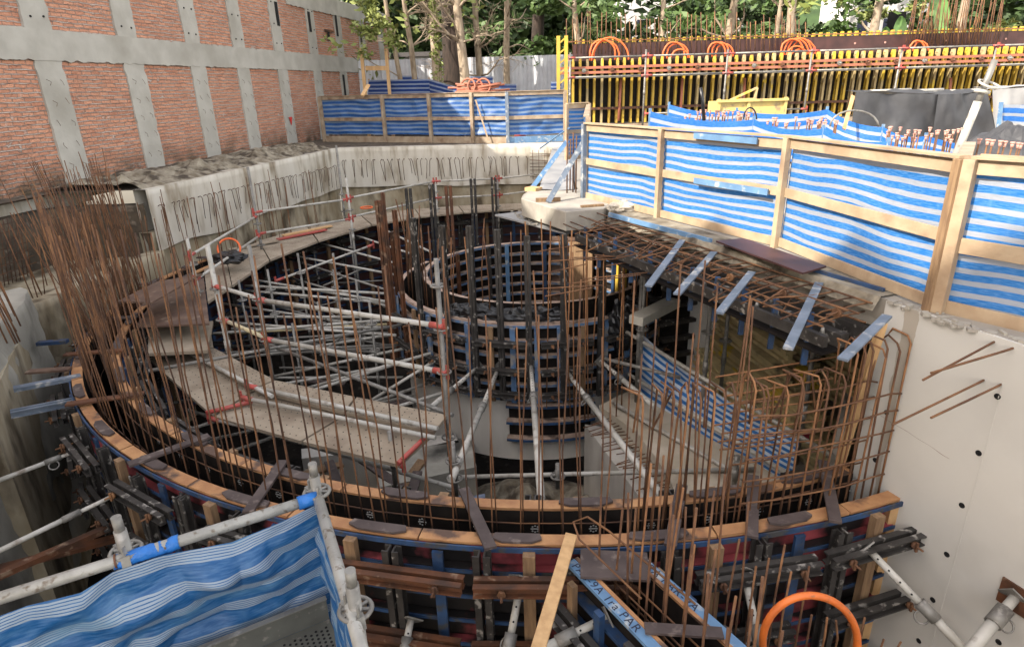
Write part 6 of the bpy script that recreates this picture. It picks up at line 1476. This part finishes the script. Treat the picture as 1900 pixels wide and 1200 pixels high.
# ================================================================== FOREGROUND STAIR RAIL AND TARP
RZ0 = -.1
c_ = P(590,922,RZ0); l_ = P(-60,1128,RZ0); r2_ = P(668,1195,RZ0)
t = thing('guard_rail', c_, 'pale tubular guard rail corner in the foreground, holding the big blue tarp', 'guard rail')
MB().tube([l_-(c_-l_)*.2, c_], .0265, 14).build('long_rail', M['near_tube'], t)
MB().tube([c_, r2_+(r2_-c_)*.3], .0265, 14).build('side_rail', M['near_tube'], t)
q = c_.lerp(l_, .63); MB().tube([q-(c_-l_).normalized()*.004, q+(c_-l_).normalized()*.004], .032, 14).build('rail_joint', M['rust_steel'], t)
def cornerpost(px, py0, py1, lab, zb=-3.0):
    p = P(px, py0, RZ0); z = ztop(p, py1); t = thing('scaffold_post', V(p.x,p.y,zb), lab, 'scaffold post')
    p = p+V(p.x,p.y,0).normalized()*.045
    mb = MB(); mb.tube([V(p.x,p.y,zb), V(p.x,p.y,z-.07)], .026, 14); mb.build('pipe', M['galv'], t); MB().tube([V(p.x,p.y,z-.07), V(p.x,p.y,z)], .021, 14).build('spigot', M['galv'], t)
    o_ = RZ0+.012; mb = MB(); mb.ring(V(p.x,p.y,o_), .062,.010,(0,0,1),20)
    for k in range(8): a_ = k*PI/4; mb.bar(V(p.x+.027*math.cos(a_),p.y+.027*math.sin(a_),o_), V(p.x+.062*math.cos(a_),p.y+.062*math.sin(a_),o_), .014,.010)
    mb.build('rosette', M['galv'], t)
    for k in (0,1):
        a_ = 2.6+k*2.6; d = V(math.cos(a_),math.sin(a_),0); b = V(p.x,p.y,o_); mb = MB(); mb.bar(b+d*.035-V(0,0,.02), b+d*.075-V(0,0,.01), .035,.05); mb.bar(b+d*.05+V(0,0,.055), b+d*.05-V(0,0,.07), .008,.022); mb.build('wedge_head', M['galv'], t)
    return t
cornerpost(590,925,868,'grey scaffold post with slotted rosette at the corner of the foreground guard rail')
cornerpost(238,1035,968,'grey scaffold post with wedge heads halfway along the foreground guard rail')
cornerpost(663,1150,1072,'grey scaffold post with slotted rosette at the bottom, right of the foreground tarp')
# big tarp
def ztarp(name, top, bot, m, parent, nu, nv, amp, seed, tuck=.0, v0=0):
    mb = MB(); W = sum((b-a).length for a, b in zip(top, top[1:])); H = (top[0]-bot[0]).length
    def along(pl, s):
        Ls = [(b-a).length for a, b in zip(pl, pl[1:])]; tot = sum(Ls); x = s*tot
        for (a, b), L in zip(zip(pl, pl[1:]), Ls):
            if x <= L or b is pl[-1]: return a.lerp(b, min(1, x/L))
            x -= L
    nrm = (top[-1]-top[0]).cross(bot[0]-top[0]).normalized()
    for j in range(nv+1):
        for i in range(nu+1):
            s, k = i/nu, j/nv; p = along(top, s).lerp(along(bot, s), k); q = V(s*W, k*H, seed)
            fold = noise.noise(V(s*W*1.3+k*1.2, k*H*3.2-s*1.5, seed))+.55*noise.noise(V(s*W*3-k*2, k*H*7, seed+4))+.25*noise.noise(q*9)
            crease = -abs(noise.noise(V(s*W*1.8+k*H*1.4, k*H*2.2, seed+9)))*1.3
            crease -= .9*abs(noise.noise(V(s*W*4.5-k*H*2.5, k*H*5+s*W, seed+19)))+.35*max(0,.5-abs(noise.noise(V(s*W*1.1+k*H*2.2,k*H*1.3,seed+31)))*6); g = min(1, k*5+.15)*min(1, 5*(1-s)+.15)
            p = p+nrm*amp*(fold+crease)*g; p.z += .07*noise.noise(V(s*W*1.7, k*1.6, seed+3))*g
            mb.v.append(p)
    for j in range(nv):
        for i in range(nu):
            k = j*(nu+1)+i; mb.face((k,k+1,k+nu+2,k+nu+1), [(x/nu*W, -y/nv*H+v0) for x,y in ((i,j),(i+1,j),(i+1,j+1),(i,j+1))], True)
    return mb.build(name, m, parent)
dn = V(0,0,-.95)
t = thing('foreground_tarp', c_-V(0,0,.5), 'big creased blue tarp with white pinstripe bands hanging from the foreground guard rail', 'tarp')
L0 = l_-(c_-l_)*.15
u_ = (c_-l_); tw = V(.5,-1,0).normalized()*.045; sg = [p+tw for p in [L0+V(0,0,-.06), l_.lerp(c_,.14)+V(0,0,-.035), l_.lerp(c_,.27)+V(0,0,-.055), l_.lerp(c_,.36)+V(0,0,-.012), l_.lerp(c_,.50)+V(0,0,-.012), l_.lerp(c_,.70)+V(0,0,-.055), l_.lerp(c_,.88)+V(0,0,-.03), c_+V(-.02,0,-.012)]]
ztarp('main_sheet', sg, [p+dn for p in sg], M['tarp_front'], t, 220, 110, .085, 2.5)
sr = [c_+V(.0,-.01,-.012), c_.lerp(r2_,.35)+V(.0,0,-.02), c_.lerp(r2_,.75)+V(0,0,-.03), r2_+(r2_-c_)*.3+V(0,0,-.02)]
ztarp('side_sheet', sr, [p+dn for p in sr], M['tarp_front'], t, 60, 40, .03, 7.5)
# tarp wrapped over the rail
mb = MB(); a_, b_ = l_.lerp(c_,.36), l_.lerp(c_,.55); mb.tube([a_.lerp(b_,k/14)+V(0,0,-.006)+V(rn.gauss(0,.004),rn.gauss(0,.004),rn.gauss(0,.005)) for k in range(15)], .033, 12); m_w = mat('plain_blue_tarp', (.012,.12,.42), .5, (.02,.16,.5), 6, bump=.5, bscale=30); mb.build('wrap', m_w, t)
mb = MB(); a_, b_ = l_.lerp(c_,.93), c_; mb.tube([a_, b_+V(0,0,0)], .034, 12); mb.build('wrap', m_w, t)
# landing: toe board and mesh floor
A1_ = P(604,1105,-.62); A2_ = P(372,1198,-.62)
d_ = (A2_-A1_).normalized(); A2_ = A1_+d_*1.3
t = thing('stair_landing', A1_+V(0,0,-.2), 'grey steel toe board and perforated landing at the bottom of the picture beside the tarp', 'landing')
nn = V(d_.y,-d_.x,0)
if nn.y > 0: nn = -nn
mb = MB(); mb.frame_box(A1_-V(0,0,.15), d_*1.3, nn*-.004, V(0,0,.15)); mb.build('toe_board', M['toe'], t)
mb = MB(); mb.frame_box(A1_-V(0,0,.003)+nn*-.004, d_*1.3, nn*.03, V(0,0,.005)); mb.build('toe_lip', M['galv'], t)
mb = MB(); mb.frame_box(A1_-V(0,0,.155), d_*1.3, nn*.9, V(0,0,.004)); mb.build('floor', M['toe'], t)
mb = MB()
for i in range(48):
    for j in range(16):
        p = A1_-V(0,0,.1495)+d_*(.03+.026*i)+nn*(.05+.026*j+.013*(i % 2)); mb.disc(p, .007, .002, (0,0,1), 6)
o = mb.build('mesh_pattern', M['black'], t); o['kind'] = 'stuff'
# orange hose arc nearest
pts = []
for k in range(25):
    a_ = PI*(1.12-1.24*k/24); pts.append((1503+88*math.cos(a_), 1190-86*math.sin(a_)))
b = P(1503,1190,-1.9); Yh = b.y
pts = [PY(x,y,Yh) for x,y in pts]; pts = [pts[0]+V(0,0,-.6)]+pts+[pts[-1]+V(.02,0,-.6)]
tag(MB().tube(pts, .026, 12).build('orange_hose', M['orange']), 'bright orange hose bent in an arch at the bottom right', 'hose')
